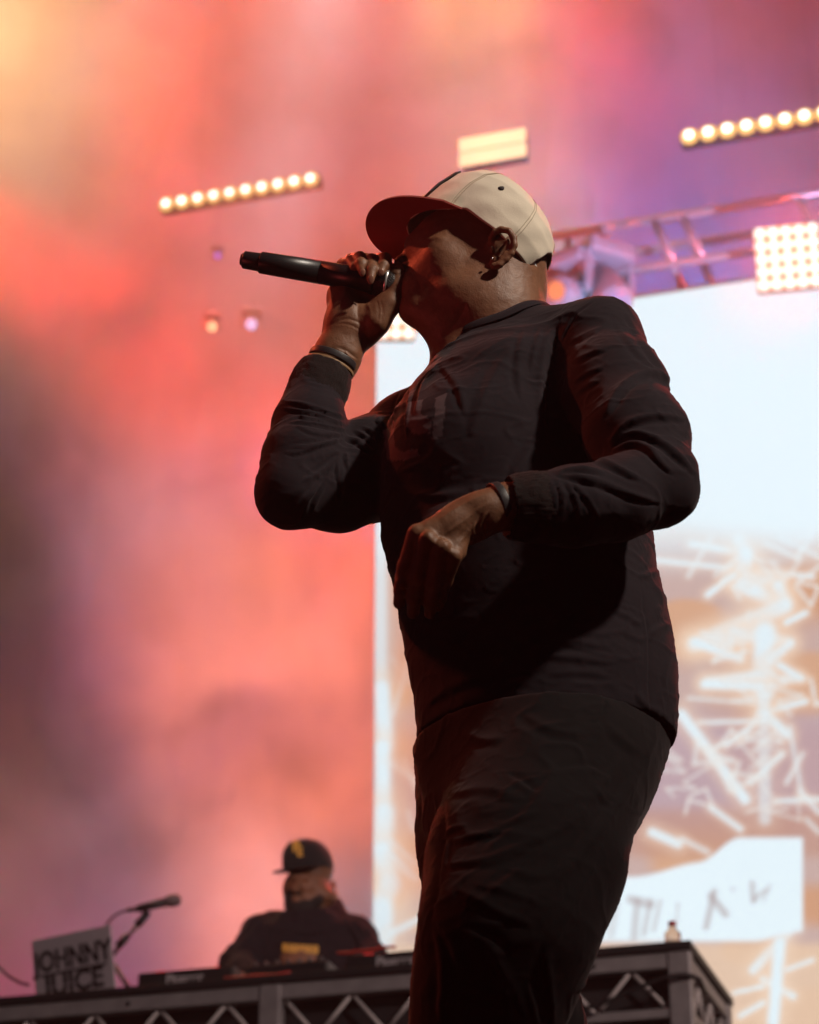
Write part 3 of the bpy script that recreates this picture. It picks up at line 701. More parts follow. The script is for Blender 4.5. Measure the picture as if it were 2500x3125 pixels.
def noise3(P, s):
    P = P / s + 100.0; i = np.floor(P).astype(np.int64); f = P - i; f = f * f * (3 - 2 * f); r = 0
    for a in (0, 1):
        for b in (0, 1):
            for c in (0, 1):
                wgt = (f[:, 0] if a else 1 - f[:, 0]) * (f[:, 1] if b else 1 - f[:, 1]) * (f[:, 2] if c else 1 - f[:, 2])
                r = r + wgt * hash3(i[:, 0] + a, i[:, 1] + b, i[:, 2] + c)
    return r * 2 - 1
def sculpt(V, Q, strokes, facing=.05):
    """strokes: (points seen in the photo, width px, height mm, groove beside it) raised on the near side of the surface"""
    Nn = normals(V, Q); u, v = project(V); view = C0 - V; view /= np.linalg.norm(view, axis=1)[:, None]
    fc = np.clip(((Nn * view).sum(1) - facing) / .25, 0, 1)
    H = np.zeros(len(V))
    for pts, wd, ht, groove in strokes:
        pts = np.array(pts, float)
        lo, hi = pts.min(0) - 5 * wd, pts.max(0) + 5 * wd
        sel = np.nonzero((u > lo[0]) & (u < hi[0]) & (v > lo[1]) & (v < hi[1]) & (fc > 0))[0]
        if not len(sel): continue
        # smooth the polyline
        for _ in range(2):
            if len(pts) > 2:
                q = [pts[0]]
                for a, b in zip(pts[:-1], pts[1:]): q += [a * .75 + b * .25, a * .25 + b * .75]
                pts = np.array(q + [pts[-1]])
        L_ = np.concatenate([[0], np.cumsum(np.linalg.norm(np.diff(pts, axis=0), axis=1))]); T = L_[-1]
        best = np.full(len(sel), 1e9); sd = np.zeros(len(sel)); tt = np.zeros(len(sel))
        for i in range(len(pts) - 1):
            a, b = pts[i], pts[i + 1]; ab = b - a; l2 = ab @ ab + 1e-9
            du, dv = u[sel] - a[0], v[sel] - a[1]; t = np.clip((du * ab[0] + dv * ab[1]) / l2, 0, 1)
            ex, ey = du - t * ab[0], dv - t * ab[1]; d = np.hypot(ex, ey); m = d < best
            best = np.where(m, d, best); sd = np.where(m, d * np.sign(ab[0] * ey - ab[1] * ex + 1e-12), sd); tt = np.where(m, L_[i] + t * math.sqrt(l2), tt)
        taper = np.clip(np.minimum(tt, T - tt) / (.3 * T + 1e-9), 0, 1); taper = taper * (2 - taper)
        wl = wd * (.55 + .45 * taper)
        h = .45 * np.exp(-(best / wl) ** 2) + .55 * np.exp(-best / (.55 * wl))
        if groove: h = h - groove * np.exp(-((sd - 1.35 * wl) / (.75 * wl)) ** 2) * (best < 4 * wl)
        H[sel] += ht * .001 * h * (.25 + .75 * taper) * fc[sel]
    return V + Nn * H[:, None]
def creases(V, s, amp, sharp=5):
    """thin sharp ridges of slack cloth"""
    n = noise3(V, s) + .5 * noise3(V + 3.3, s * .5)
    return amp * np.clip(1 - np.abs(n) * sharp, 0, 1) ** 1.5
def to_mesh(name, V, Q):
    me = bpy.data.meshes.new(name)
    me.vertices.add(len(V)); me.vertices.foreach_set('co', V.astype(np.float32).ravel())
    me.loops.add(Q.size); me.loops.foreach_set('vertex_index', Q.astype(np.int32).ravel())
    me.polygons.add(len(Q)); me.polygons.foreach_set('loop_start', np.arange(0, Q.size, 4, dtype=np.int32))
    me.polygons.foreach_set('loop_total', np.full(len(Q), 4, np.int32)); me.polygons.foreach_set('use_smooth', np.ones(len(Q), bool))
    me.update(calc_edges=True); me.validate()
    return me
def merge(*parts):
    Vs, Qs, o = [], [], 0
    for V, Q in parts: Vs.append(V); Qs.append(Q + o); o += len(V)
    return np.concatenate(Vs), np.concatenate(Qs)
# ------------------------------------------------------------------ the singer
YS = 3.5
def g(px, py, dy=0.0): return at(px, py, YS + dy)
def r_(px_r, p): return px_r / scale_at(p)
def pc(rows, k=.02, flat=None):
    """chain of tapered capsules: rows of (px, py, depth, radius in photo pixels)"""
    pts = [g(*q[:3]) for q in rows]
    return chain(pts, [r_(q[3], p) for q, p in zip(rows, pts)], k, flat)
def img_axes(ang, tip=0.0):
    """rows: unit vectors that lie in the picture at an angle (deg, 0 = right, 90 = up), across it, and towards the lens"""
    a = R(ang); e1 = RT * math.cos(a) + UP * math.sin(a); e2 = -RT * math.sin(a) + UP * math.cos(a)
    return np.array([e1, e2, -FW])
def pe(px, py, dy, rx, ry, rz, ang=0, k=.02, sub=False):
    c = g(px, py, dy); s = 1 / scale_at(c)
    return ell(c, (rx * s, ry * s, rz * s), img_axes(ang), k, sub)

# --- skin: head and neck
head = [
    pe(1492, 720, 0, 175, 150, 138, -30, .02),                 # skull under the cap
    pe(1395, 800, 0, 165, 120, 116, -52, .025),                # face block
    pe(1345, 885, 0, 118, 105, 88, -60, .03),                 # cheeks and jaw
    pe(1283, 770, 0, 58, 40, 62, -55, .02),                    # brow
    pe(1290, 920, 0, 64, 58, 52, -40, .025),                   # chin
    pe(1252, 948, 0, 30, 30, 32, -40, .025),
    pe(1330, 975, 0, 85, 48, 62, -35, .03),                    # under the chin
    pe(1415, 915, -.035, 95, 80, 60, -35, .03),                # jaw angle
    pe(1250, 870, 0, 30, 40, 34, -60, .025),                   # mouth
    pe(1240, 852, 0, 20, 13, 40, -50, .008), pe(1242, 886, 0, 20, 13, 36, -50, .008),
    rc(g(1272, 758), g(1222, 800), r_(15, g(1272, 758)), r_(20, g(1222, 800)), .010),      # nose
    pe(1240, 815, -.012, 18, 15, 16, -40, .006), pe(1240, 815, .012, 18, 15, 16, -40, .006),
    pe(1362, 800, -.048, 60, 46, 34, -45, .025),                # cheekbone
    pe(1298, 757, -.030, 15, 13, 13, 0, .010),                 # eye with closed lid
]
head += pc([(1505, 1060, .03, 150), (1500, 980, .02, 142), (1510, 850, .01, 138)], .04)     # neck
head += pc([(1600, 960, .03, 48), (1590, 880, .03, 58), (1590, 800, .02, 60)], .03)
head += pc([(1390, 1075, .0, 60), (1375, 1000, .0, 62), (1330, 950, 0, 50)], .03)
head += [pe(1520, 1190, .03, 230, 150, 170, 0, .04)]
# ear on the near side
def ep(x, y, d=0): return g(x, y, -.079 + d)
ear = [pe(1527, 757, -.070, 55, 38, 12, 64, .006), pe(1512, 795, -.076, 20, 17, 9, 70, .006)]
rim = [(1500, 742, .006), (1499, 725, -.004), (1510, 708, -.012), (1530, 700, -.016), (1553, 706, -.018), (1568, 725, -.017), (1570, 748, -.016), (1562, 772, -.013), (1546, 792, -.009), (1525, 808, -.006), (1508, 812, -.004)]
rp = [ep(*q) for q in rim]
ear += chain(rp, [r_(q, rp[0]) for q in (7, 8, 9, 10, 10.5, 10.5, 10, 9, 9, 11, 12)], .004)
ah = [ep(1550, 735, -.006), ep(1551, 755, -.009), ep(1543, 775, -.010), ep(1528, 789, -.009)]
ear += chain(ah, [r_(7, ah[0])] * 4, .005)
ear += [pe(1503, 762, -.080, 9, 14, 9, 10, .004)]
ear += [pe(1524, 757, -.086, 20, 15, 9, 70, .006, True), pe(1532, 727, -.092, 22, 10, 6, 30, .004, True)]
head += ear
Vh, Qh = sdf_mesh(head, .0026)
Vh = relax(Vh, Qh, 2)
face_strokes = [
    ([(1245, 815), (1275, 850), (1285, 890), (1275, 930)], 12, -1.2, 0),        # fold beside the mouth
    ([(1300, 800), (1345, 815), (1375, 855), (1385, 900)], 24, 1.2, 0),       # cheek mass
    ([(1285, 738), (1320, 728), (1360, 728)], 10, 2.2, 0),
    ([(1590, 925), (1612, 930), (1640, 940)], 5, -2.5, .5),                    # crease at the nape
    ([(1420, 930), (1395, 985), (1350, 1030)], 14, -2.5, 0),
    ([(1440, 1010), (1500, 1005), (1560, 970)], 6, -1.2, 0),
]
Vh = sculpt(Vh, Qh, face_strokes)
Vh = Vh + normals(Vh, Qh) * (noise3(Vh, .012) * .0004 + noise3(Vh, .006) * .00022)[:, None]

# --- skin: hand on the microphone
MZ = -.0
hand = []
hand += pc([(985, 1180, .03, 70), (1030, 1085, .025, 63), (1052, 1025, .022, 63)], .02, (FW, .72))
hand += [pe(1060, 905, .03, 58, 60, 34, 0, .018), pe(1100, 925, .028, 98, 88, 40, -15, .018), pe(1045, 945, .018, 42, 70, 42, -5, .015),
         pe(1155, 955, .006, 42, 66, 44, -32, .015), pe(1085, 1000, .02, 80, 60, 44, -15, .022), pe(1060, 985, .02, 56, 60, 42, 0, .022), pe(1078, 872, .045, 72, 34, 22, 0, .015)]
fing = [[(1032, 905, .045, 21), (1030, 850, .050, 19), (1046, 806, .030, 18), (1070, 797, .0, 17), (1082, 815, -.022, 15)],
        [(1062, 900, .050, 23), (1058, 830, .055, 22), (1074, 795, .030, 21), (1098, 788, -.008, 20.5), (1103, 806, -.029, 18.5), (1106, 826, -.035, 14)],
        [(1105, 895, .055, 24), (1103, 825, .058, 23), (1115, 795, .030, 22), (1134, 796, -.014, 21.5), (1135, 824, -.036, 19), (1131, 848, -.040, 14)],
        [(1150, 900, .050, 25), (1152, 825, .055, 23), (1163, 795, .028, 22), (1173, 792, -.012, 21.5), (1170, 812, -.030, 18.5), (1164, 827, -.034, 14)]]
for f_ in fing: hand += pc(f_, .004)
hand += pc([(1150, 985, .004, 40), (1192, 925, -.004, 31), (1211, 875, -.010, 23.5), (1214, 842, -.013, 21.5), (1217, 818, -.011, 18)], .012)
Vr, Qr = sdf_mesh(hand, .0019); Vr = relax(Vr, Qr, 1)
palm = [
    ([(1018, 985), (1060, 970), (1100, 985)], 5, -1.6, 0), ([(1100, 905), (1090, 950), (1100, 1000)], 10, -2.0, 0),
    ([(1012, 955), (1045, 930), (1060, 900)], 8, -.7, 0), ([(1160, 915), (1170, 950), (1163, 985)], 4, -.9, 0), ([(1150, 915), (1158, 950), (1152, 985)], 4, -.8, 0),
    ([(1195, 837), (1212, 838), (1229, 835)], 3.2, -1.1, 0), ([(1205, 872), (1218, 874), (1230, 870)], 3.2, -1.0, 0),
    ([(1010, 990), (1060, 985), (1105, 1010)], 4, -1.0, 0), ([(1030, 1060), (1060, 1070), (1090, 1095)], 6, -1.5, .5), ([(1055, 1070), (1062, 1090), (1068, 1108)], 5, 1.6, .4),
    ([(1120, 925), (1135, 950), (1130, 980)], 16, 2.0, 0),
    ([(1097, 803), (1104, 806), (1112, 803)], 3, -.8, 0), ([(1126, 808), (1136, 811), (1145, 808)], 3, -.8, 0), ([(1160, 802), (1170, 805), (1180, 801)], 3, -.8, 0)]
Vr = sculpt(Vr, Qr, palm)
Vr = Vr + normals(Vr, Qr) * (noise3(Vr, .008) * .00035)[:, None]

# --- skin: hand hanging before the belly
hl = []
hl += pc([(1640, 1550, -.34, 66), (1545, 1545, -.36, 64), (1490, 1560, -.365, 66)], .02)
hl += [pe(1425, 1590, -.37, 100, 74, 46, 28, .02), pe(1350, 1630, -.375, 88, 62, 42, 34, .02), pe(1300, 1640, -.378, 46, 44, 36, 30, .015), pe(1385, 1680, -.372, 36, 40, 36, 60, .015)]
for f_ in [[(1272, 1628, -.384, 30), (1238, 1728, -.350, 25), (1224, 1800, -.312, 22), (1218, 1842, -.285, 18)],
           [(1305, 1648, -.392, 31), (1278, 1758, -.352, 26), (1264, 1828, -.312, 23), (1260, 1872, -.285, 18)],
           [(1346, 1672, -.390, 30), (1326, 1775, -.350, 26), (1315, 1836, -.312, 22), (1312, 1872, -.287, 17)],
           [(1384, 1696, -.382, 27), (1358, 1772, -.342, 23), (1343, 1822, -.310, 20), (1337, 1850, -.290, 16)]]: hl += pc(f_, .005)
hl += pc([(1420, 1600, -.345, 36), (1320, 1660, -.330, 28), (1255, 1730, -.335, 23), (1222, 1780, -.340, 17)], .012)
Vl, Ql = sdf_mesh(hl, .0021); Vl = relax(Vl, Ql, 1)
Vl = sculpt(Vl, Ql, [([(1495, 1560), (1470, 1600), (1480, 1640)], 6, -1.6, .5), ([(1470, 1570), (1450, 1610), (1465, 1650)], 6, -1.4, .5), ([(1490, 1530), (1440, 1570), (1345, 1640)], 7, 1.6, .4),
                     ([(1495, 1560), (1440, 1610), (1390, 1670)], 7, 1.5, .4), ([(1480, 1510), (1400, 1545), (1310, 1610)], 7, 1.3, 0), ([(1300, 1620), (1315, 1650), (1330, 1660)], 14, 2.0, 0), ([(1355, 1655), (1370, 1680), (1385, 1690)], 14, 2.0, 0)])
Vl = Vl + normals(Vl, Ql) * (noise3(Vl, .008) * .0003)[:, None]

# --- body inside the clothes (arms, trunk, legs), slimmer than the cloth
def torso_rows(rows, depth, shrink=0):
    zs, cx, cy, ax, ay = [], [], [], [], []
    for py, l, r in rows:
        p = g((l + r) / 2, py, depth(py) if callable(depth) else depth); s = 1 / scale_at(p)
        zs.append(p[2]); cx.append(p[0]); cy.append(p[1]); ax.append((r - l) / 2 * s - shrink); ay.append((r - l) / 2 * s * (.90 if py > 1700 else .78) - shrink)
    return zs, cx, cy, ax, ay
rows_t = [(1130, 1330, 1840), (1200, 1250, 1880), (1300, 1185, 1900), (1420, 1162, 1925), (1520, 1158, 1955), (1616, 1163, 1990), (1709, 1178, 1998), (1772, 1195, 2008), (1855, 1213, 2034), (1946, 1231, 2050), (2029, 1246, 2062), (2140, 1262, 2070), (2262, 1274, 2066)]
ARM_R = [(1225, 1318, .15, 100), (1130, 1432, .09, 150), (1030, 1490, .04, 122), (893, 1500, -.01, 109)]
FORE_R = [(893, 1500, -.01, 109), (921, 1400, .0, 116), (943, 1300, .01, 104), (957, 1222, .02, 93)]
CUFF_R = [(957, 1228, .02, 93), (972, 1185, .022, 88), (986, 1152, .024, 83), (995, 1132, .025, 79)]
ARM_L = [(1832, 1040, -.10, 121), (1880, 1180, -.16, 142), (1945, 1340, -.22, 150), (1998, 1478, -.26, 127)]
FORE_L = [(1998, 1478, -.26, 127), (1880, 1525, -.30, 118), (1760, 1542, -.33, 116), (1680, 1548, -.345, 110)]
CUFF_L = [(1685, 1548, -.345, 110), (1620, 1548, -.352, 104), (1570, 1547, -.357, 92), (1545, 1545, -.36, 82)]
inn = [slices(*torso_rows(rows_t, .0, .018), k=.04)]
inn += [rc(g(1500, 1120, .03), g(1225, 1318, .15), .05, .035, .04), rc(g(1500, 1120, .03), g(1832, 1050, -.1), .05, .045, .04)]
for ch in (ARM_R, FORE_R + CUFF_R[1:], ARM_L, FORE_L + CUFF_L[1:]): inn += pc([(a, b, c, d * .72) for a, b, c, d in ch], .02)
LEG_N = [(1690, 2330, -.08, 300), (1600, 2650, -.15, 282), (1547, 2850, -.20, 250), (1497, 3043, -.17, 213), (1462, 3200, -.13, 196)]
LEG_F = [(1500, 2330, .10, 228), (1492, 2560, .11, 208), (1492, 2790, .10, 184), (1575, 3000, .18, 158), (1640, 3140, .24, 140)]
ank_n = np.array([g(1440, 3200)[0], 3.36, ST + .11]); ank_f = np.array([g(1700, 3140)[0], 3.84, ST + .11])
for ch, ank in ((LEG_N, ank_n), (LEG_F, ank_f)):
    inn += pc([(a, b, c, d * .7) for a, b, c, d in ch], .02)
    e = g(*ch[-1][:3]); inn += [rc(e, ank, r_(ch[-1][3] * .6, e), .045, .02), rc(ank, ank + np.array([-.14, -.06, -.05]), .045, .03, .02)]
inn += [slices(*torso_rows([(2200, 1285, 2050), (2400, 1300, 1990), (2500, 1320, 1900)], .0, .03), k=.04)]
Vi, Qi = sdf_mesh(inn, .012); Vi = relax(Vi, Qi, 1)

# skin
def skin_mat(name, base, dark):
    m, nt, N, L = newmat(name); b = N['Principled BSDF']; tc = N.new('ShaderNodeTexCoord')
    n = N.new('ShaderNodeTexNoise'); n.inputs['Scale'].default_value = 38; n.inputs['Detail'].default_value = 6; n.inputs['Roughness'].default_value = .65
    L.new(tc.outputs['Object'], n.inputs['Vector'])
    cr = N.new('ShaderNodeValToRGB'); cr.color_ramp.elements[0].position = .3; cr.color_ramp.elements[1].position = .7
    cr.color_ramp.elements[0].color = (*dark, 1); cr.color_ramp.elements[1].color = (*base, 1)
    L.new(n.outputs['Fac'], cr.inputs['Fac']); L.new(cr.outputs['Color'], b.inputs['Base Color'])
    b.inputs['Roughness'].default_value = .54; b.inputs['Specular IOR Level'].default_value = .45
    b.inputs['Subsurface Weight'].default_value = .08; b.inputs['Subsurface Radius'].default_value = (.01, .004, .002); b.inputs['Subsurface Scale'].default_value = .5
    v = N.new('ShaderNodeTexVoronoi'); v.inputs['Scale'].default_value = 420; L.new(tc.outputs['Object'], v.inputs['Vector'])
    n2 = N.new('ShaderNodeTexNoise'); n2.inputs['Scale'].default_value = 160; n2.inputs['Detail'].default_value = 4; L.new(tc.outputs['Object'], n2.inputs['Vector'])
    ad = N.new('ShaderNodeMath'); ad.operation = 'MULTIPLY_ADD'; ad.inputs[1].default_value = .5; L.new(v.outputs['Distance'], ad.inputs[0]); L.new(n2.outputs['Fac'], ad.inputs[2])
    bp = N.new('ShaderNodeBump'); bp.inputs['Strength'].default_value = .38; bp.inputs['Distance'].default_value = .0011
    L.new(ad.outputs[0], bp.inputs['Height']); L.new(bp.outputs['Normal'], b.inputs['Normal'])
    return m
M_skin = skin_mat('brown_skin', (.225, .096, .046), (.15, .060, .028))
M_nail = pbr('nail', (.30, .15, .10), .25)
singer = empty('person', (float(g(1600, 2200)[0]), 3.5, ST)); tag(singer, 'man singing into a microphone in beige flat-brim cap, black long-sleeved shirt and black trousers', 'person')
def under(name, me, mat, parent=None):
    o = link(name, me, mat, parent or singer); o.matrix_parent_inverse = (parent or singer).matrix_world.inverted() if parent is None else Matrix.Identity(4)
    return o
bpy.context.view_layer.update()
body = under('body', to_mesh('body', *merge((Vh, Qh), (Vr, Qr), (Vl, Ql), (Vi, Qi))), M_skin)
# nails
for (px, py, d, ang, w_, h_) in ((1106.5, 832, -.0425, 80, 10, 13), (1132, 853, -.0475, 82, 11, 16), (1163, 831, -.0415, 78, 11, 13)):
    V, Q = sdf_mesh([pe(px, py, d, h_, w_, 3.2, ang, .002)], .0011)
    under('nail', to_mesh('nail', V, Q), M_nail)
V, Q = sdf_mesh([pe(1502, 789, -.0865, 4.6, 4.6, 4.6, 0, .001)], .0008)
under('earring', to_mesh('earring', V, Q), pbr('silver_stud', (.8, .8, .82), .12, 1.0))

# --- shirt
shirt = [slices(*torso_rows(rows_t, .0), k=.05)]
shirt += [rc(g(1470, 1140, .03), g(1225, 1315, .15), r_(92, g(1470, 1140)), r_(98, g(1225, 1315)), .05),
          rc(g(1560, 1050, .03), g(1832, 1035, -.10), r_(108, g(1560, 1050)), r_(117, g(1832, 1035)), .05),
          rc(g(1520, 1120, .03), g(1560, 1240, .0), r_(170, g(1520, 1120)), r_(260, g(1560, 1240)), .06),
          pe(1450, 1380, -.09, 230, 200, 150, 0, .06)]
shirt += pc(ARM_R, .035) + pc(FORE_R, .02)
shirt += pc(ARM_L, .030) + pc(FORE_L, .025)
nk = g(1508, 985, .02); nk2 = g(1440, 850, 0)
shirt += [rc(nk, nk2, r_(152, nk), r_(150, nk2), .008, None, True)]
Vs, Qs = sdf_mesh(shirt, .0036); Vs = relax(Vs, Qs, 2)
# cut the hem open and the cuffs: flat ends are hidden by trousers and cuffs
W_, Gv = 11, .8
folds = [
    ([(1851, 1261), (1874, 1204), (1912, 1165), (1964, 1135), (2013, 1137), (2055, 1176)], 13, 5.5, .9),
    ([(1859, 1351), (1900, 1296), (1957, 1272), (2021, 1264), (2085, 1280)], 13, 5, .8),
    ([(1863, 1362), (1908, 1318), (1964, 1322), (2021, 1348), (2078, 1394), (2118, 1440)], 12, 5.5, .9),
    ([(1870, 1376), (1927, 1345), (1976, 1362), (2013, 1404), (2048, 1442)], 10, 4.5, .9),
    ([(1810, 1402), (1851, 1406), (1900, 1436), (1950, 1460)], 11, 4.5, .9),
    ([(1701, 1445), (1761, 1455), (1833, 1472), (1889, 1496), (1946, 1515), (2010, 1532)], 12, 5, .9),
    ([(1706, 1440), (1776, 1428), (1840, 1445)], 9, 4, .8),
    ([(1697, 1462), (1723, 1528), (1712, 1565)], 6, 3, .7), ([(1728, 1470), (1761, 1528), (1768, 1580)], 6, 3, .7), ([(1748, 1476), (1799, 1528), (1828, 1585)], 7, 3, .7),
    ([(1814, 915), (1761, 955), (1738, 993), (1716, 1038), (1706, 1075)], 4, -2.4, .4),
    ([(1700, 1000), (1684, 1080), (1674, 1200), (1672, 1300)], 17, -12, .3),
    ([(1738, 1046), (1790, 1015), (1830, 1000)], 9, 2.6, .8), ([(1745, 1106), (1800, 1075), (1850, 1065)], 9, 2.6, .8), ([(1750, 1166), (1790, 1137), (1840, 1120)], 9, 2.6, .8), ([(1755, 1200), (1785, 1180), (1830, 1160)], 8, 2.4, .8),
    ([(1912, 960), (1960, 1040), (2010, 1110), (2040, 1165)], 10, 2.5, .7), ([(1880, 985), (1930, 1060), (1990, 1120)], 10, 2, .7),
    # far sleeve
    ([(1044, 1386), (993, 1431), (924, 1468)], 8, 4.5, .9), ([(1040, 1393), (973, 1487), (915, 1548)], 9, 4.5, .9), ([(1048, 1339), (945, 1362), (895, 1362)], 7, 4, .9),
    ([(870, 1381), (907, 1386), (965, 1362), (1035, 1345)], 6, 3.5, .9), ([(862, 1224), (959, 1240), (1052, 1275)], 6, 4, .9), ([(850, 1246), (959, 1256), (1054, 1296)], 6, 4, .9),
    ([(885, 1289), (941, 1285), (1056, 1312)], 6, 4, .9), ([(900, 1258), (931, 1278), (966, 1276), (1050, 1300)], 5, 3, .8), ([(905, 1300), (960, 1325), (1040, 1325)], 6, 3, .8),
    ([(1056, 1380), (1063, 1432)], 7, 3.5, 1), ([(1030, 1412), (1035, 1475)], 6, 3.5, 1), ([(1046, 1430), (1040, 1540)], 8, 3, .8), ([(1010, 1440), (965, 1530), (950, 1570)], 8, 3, .8), ([(990, 1460), (920, 1530), (885, 1555)], 9, 2.5, .8),
    ([(1049, 1332), (1091, 1344), (1132, 1384)], 8, 4.5, .9), ([(1080, 1312), (1120, 1330), (1150, 1370)], 7, 4, .9), ([(1105, 1300), (1145, 1318), (1170, 1360)], 7, 3.5, .9), ([(1140, 1262), (1170, 1300), (1185, 1345)], 7, 3.5, .9),
    # chest and collar
    ([(1222, 1205), (1210, 1250), (1206, 1300)], 7, 3.5, .9), ([(1254, 1190), (1246, 1250), (1240, 1330)], 8, 3.8, .9), ([(1295, 1160), (1282, 1200), (1270, 1260)], 8, 3, .9), ([(1350, 1120), (1400, 1170), (1420, 1260)], 14, 3, .8),
    ([(1610, 1153), (1650, 1158), (1690, 1168)], 8, -3.5, .8), ([(1600, 1010), (1580, 1110), (1590, 1210)], 14, 2.6, .8), ([(1650, 1000), (1630, 1080), (1620, 1130)], 10, 2.4, .8), ([(1560, 1060), (1480, 1200), (1440, 1320)], 22, 3, .6),
    ([(1440, 1100), (1500, 1060), (1570, 1020)], 8, 1.6, .6), ([(1640, 1330), (1600, 1400), (1560, 1450)], 18, 3, .8), ([(1200, 1480), (1300, 1520), (1420, 1500)], 16, 3, .7),
    # belly and flank down to the hem
    ([(1523, 2022), (1580, 1975), (1641, 1946), (1746, 1953), (1850, 1975)], 18, 3.10, .45), ([(1426, 1982), (1537, 1958), (1676, 1922), (1790, 1880)], 16, 2.79, .45), ([(1575, 1872), (1676, 1856), (1760, 1872)], 16, 2.48, .45),
    ([(1641, 2001), (1746, 2006), (1871, 2022)], 14, 2.48, .45), ([(1676, 2057), (1780, 2048), (1864, 2064)], 14, 2.17, .45), ([(1480, 2090), (1560, 2050), (1660, 2040)], 15, 2.17, .45),
    ([(1958, 1800), (1965, 1869), (1985, 1930), (1976, 2085), (1985, 2190)], 6, -1.86, .45), ([(1870, 1860), (1920, 1880), (1960, 1910)], 11, 2.48, .45), ([(1900, 1930), (1940, 1945), (1970, 1960)], 11, 1.86, .45),
    ([(1945, 2100), (1950, 2140), (1990, 2165), (2050, 2190)], 10, 2.17, .45), ([(2010, 1745), (1975, 1752), (1950, 1760)], 11, 3.72, .45), ([(2046, 1905), (2010, 1915), (1985, 1940)], 12, 3.72, .45), ([(2052, 1985), (2030, 2040), (2028, 2100)], 10, 1.86, .45),
    ([(1995, 1640), (1985, 1690), (1975, 1730)], 10, 1.86, .45), ([(1300, 2150), (1400, 2080), (1500, 2060)], 18, 1.86, .45), ([(1250, 1950), (1330, 1900), (1450, 1880)], 20, 1.86, .45),
]
Vs = sculpt(Vs, Qs, folds, -.1)
Ns = normals(Vs, Qs)
Vs = Vs + Ns * (noise3(Vs * np.array([1, 1, 1.8]), .07) * .0018 + creases(Vs * np.array([.8, .8, 1.9]), .085, .0016) + creases(Vs * np.array([1, 1, 2.2]) + 9, .045, .0008, 6) + noise3(Vs, .006) * .00018)[:, None]
me = to_mesh('shirt', Vs, Qs)
# faded block print on the chest, a flat print in the cloth
u, v = project(Vs); fc = ((C0 - Vs) * Ns).sum(1) > 0
def poly_mask(pts):
    ins = np.zeros(len(u), bool); n = len(pts)
    for i in range(n):
        (x1, y1), (x2, y2) = pts[i], pts[(i + 1) % n]
        c = ((y1 > v) != (y2 > v)) & (u < (x2 - x1) * (v - y1) / ((y2 - y1) + 1e-9) + x1); ins ^= c
    return ins
pm = np.zeros(len(u), bool)
for pts in ([(1168, 1312), (1200, 1308), (1206, 1365), (1232, 1378), (1272, 1368), (1282, 1390), (1230, 1406), (1182, 1404)],
            [(1250, 1226), (1290, 1220), (1284, 1262), (1320, 1280), (1312, 1322), (1262, 1326), (1240, 1300)],
            [(1330, 1215), (1362, 1200), (1350, 1330), (1318, 1345)]): pm |= poly_mask(pts)
ca = me.color_attributes.new('print', 'FLOAT_COLOR', 'POINT')
pa = (pm & fc & (v < 1420) & (u < 1400)).astype(np.float32)
ca.data.foreach_set('color', np.stack([pa, pa, pa, np.ones_like(pa)], 1).ravel())
def cloth(name, col, print_=None, wv=900, bump=.35):
    m = pbr(name, col, .9, sheen=.11, spec=.12); nt = m.node_tree; N, L = nt.nodes, nt.links; b = N['Principled BSDF']
    b.inputs['Sheen Tint'].default_value = (.55, .45, .48, 1); b.inputs['Sheen Roughness'].default_value = .45
    tc = N.new('ShaderNodeTexCoord'); n = N.new('ShaderNodeTexNoise'); n.inputs['Scale'].default_value = wv; n.inputs['Detail'].default_value = 2
    L.new(tc.outputs['Object'], n.inputs['Vector'])
    n3 = N.new('ShaderNodeTexNoise'); n3.inputs['Scale'].default_value = 7; n3.inputs['Detail'].default_value = 4; L.new(tc.outputs['Object'], n3.inputs['Vector'])
    bp = N.new('ShaderNodeBump'); bp.inputs['Strength'].default_value = bump; bp.inputs['Distance'].default_value = .0008
    L.new(n.outputs['Fac'], bp.inputs['Height']); L.new(bp.outputs['Normal'], b.inputs['Normal'])
    mx = N.new('ShaderNodeMix'); mx.data_type = 'RGBA'; mx.inputs['A'].default_value = (*[c * .8 for c in col], 1); mx.inputs['B'].default_value = (*[c * 1.2 for c in col], 1)
    L.new(n3.outputs['Fac'], mx.inputs['Factor']); out = mx.outputs['Result']
    if print_:
        a = N.new('ShaderNodeAttribute'); a.attribute_name = 'print'; m2 = N.new('ShaderNodeMix'); m2.data_type = 'RGBA'; m2.inputs['B'].default_value = (*print_, 1)
        L.new(a.outputs['Fac'], m2.inputs['Factor']); L.new(out, m2.inputs['A']); out = m2.outputs['Result']
    L.new(out, b.inputs['Base Color'])
    return m
M_shirt = cloth('black_jersey', (.0175, .0128, .0165), (.085, .066, .072))
shirt_o = under('shirt', me, M_shirt)
# ribbed cuffs
M_cuff = cloth('ribbed_knit', (.018, .012, .012), None, 520, 1.0)
for rows, mir in ((CUFF_R, 1), (CUFF_L, -1)):
    V, Q = sdf_mesh(pc(rows, .01), .0036); V = relax(V, Q, 1)
    a, b = g(*rows[0][:3]), g(*rows[-1][:3]); t_ = (b - a) / np.linalg.norm(b - a)
    # open the wrist end: push the cap inwards
    h = (V - a) @ t_; Lc = np.linalg.norm(b - a)
    V = V - np.outer(np.clip(h - Lc * .985, 0, 1) * 1.9, t_)
    e1 = np.cross(t_, [0, 0, 1.0]); e1 /= np.linalg.norm(e1); e2 = np.cross(t_, e1)
    q = V - a; th = np.arctan2(q @ e2, q @ e1)
    V = V + normals(V, Q) * (np.sin(th * 46) * .0007 + noise3(V, .004) * .0009 + noise3(V, .02) * .002)[:, None]
    under('cuff', to_mesh('cuff', V, Q), M_cuff)
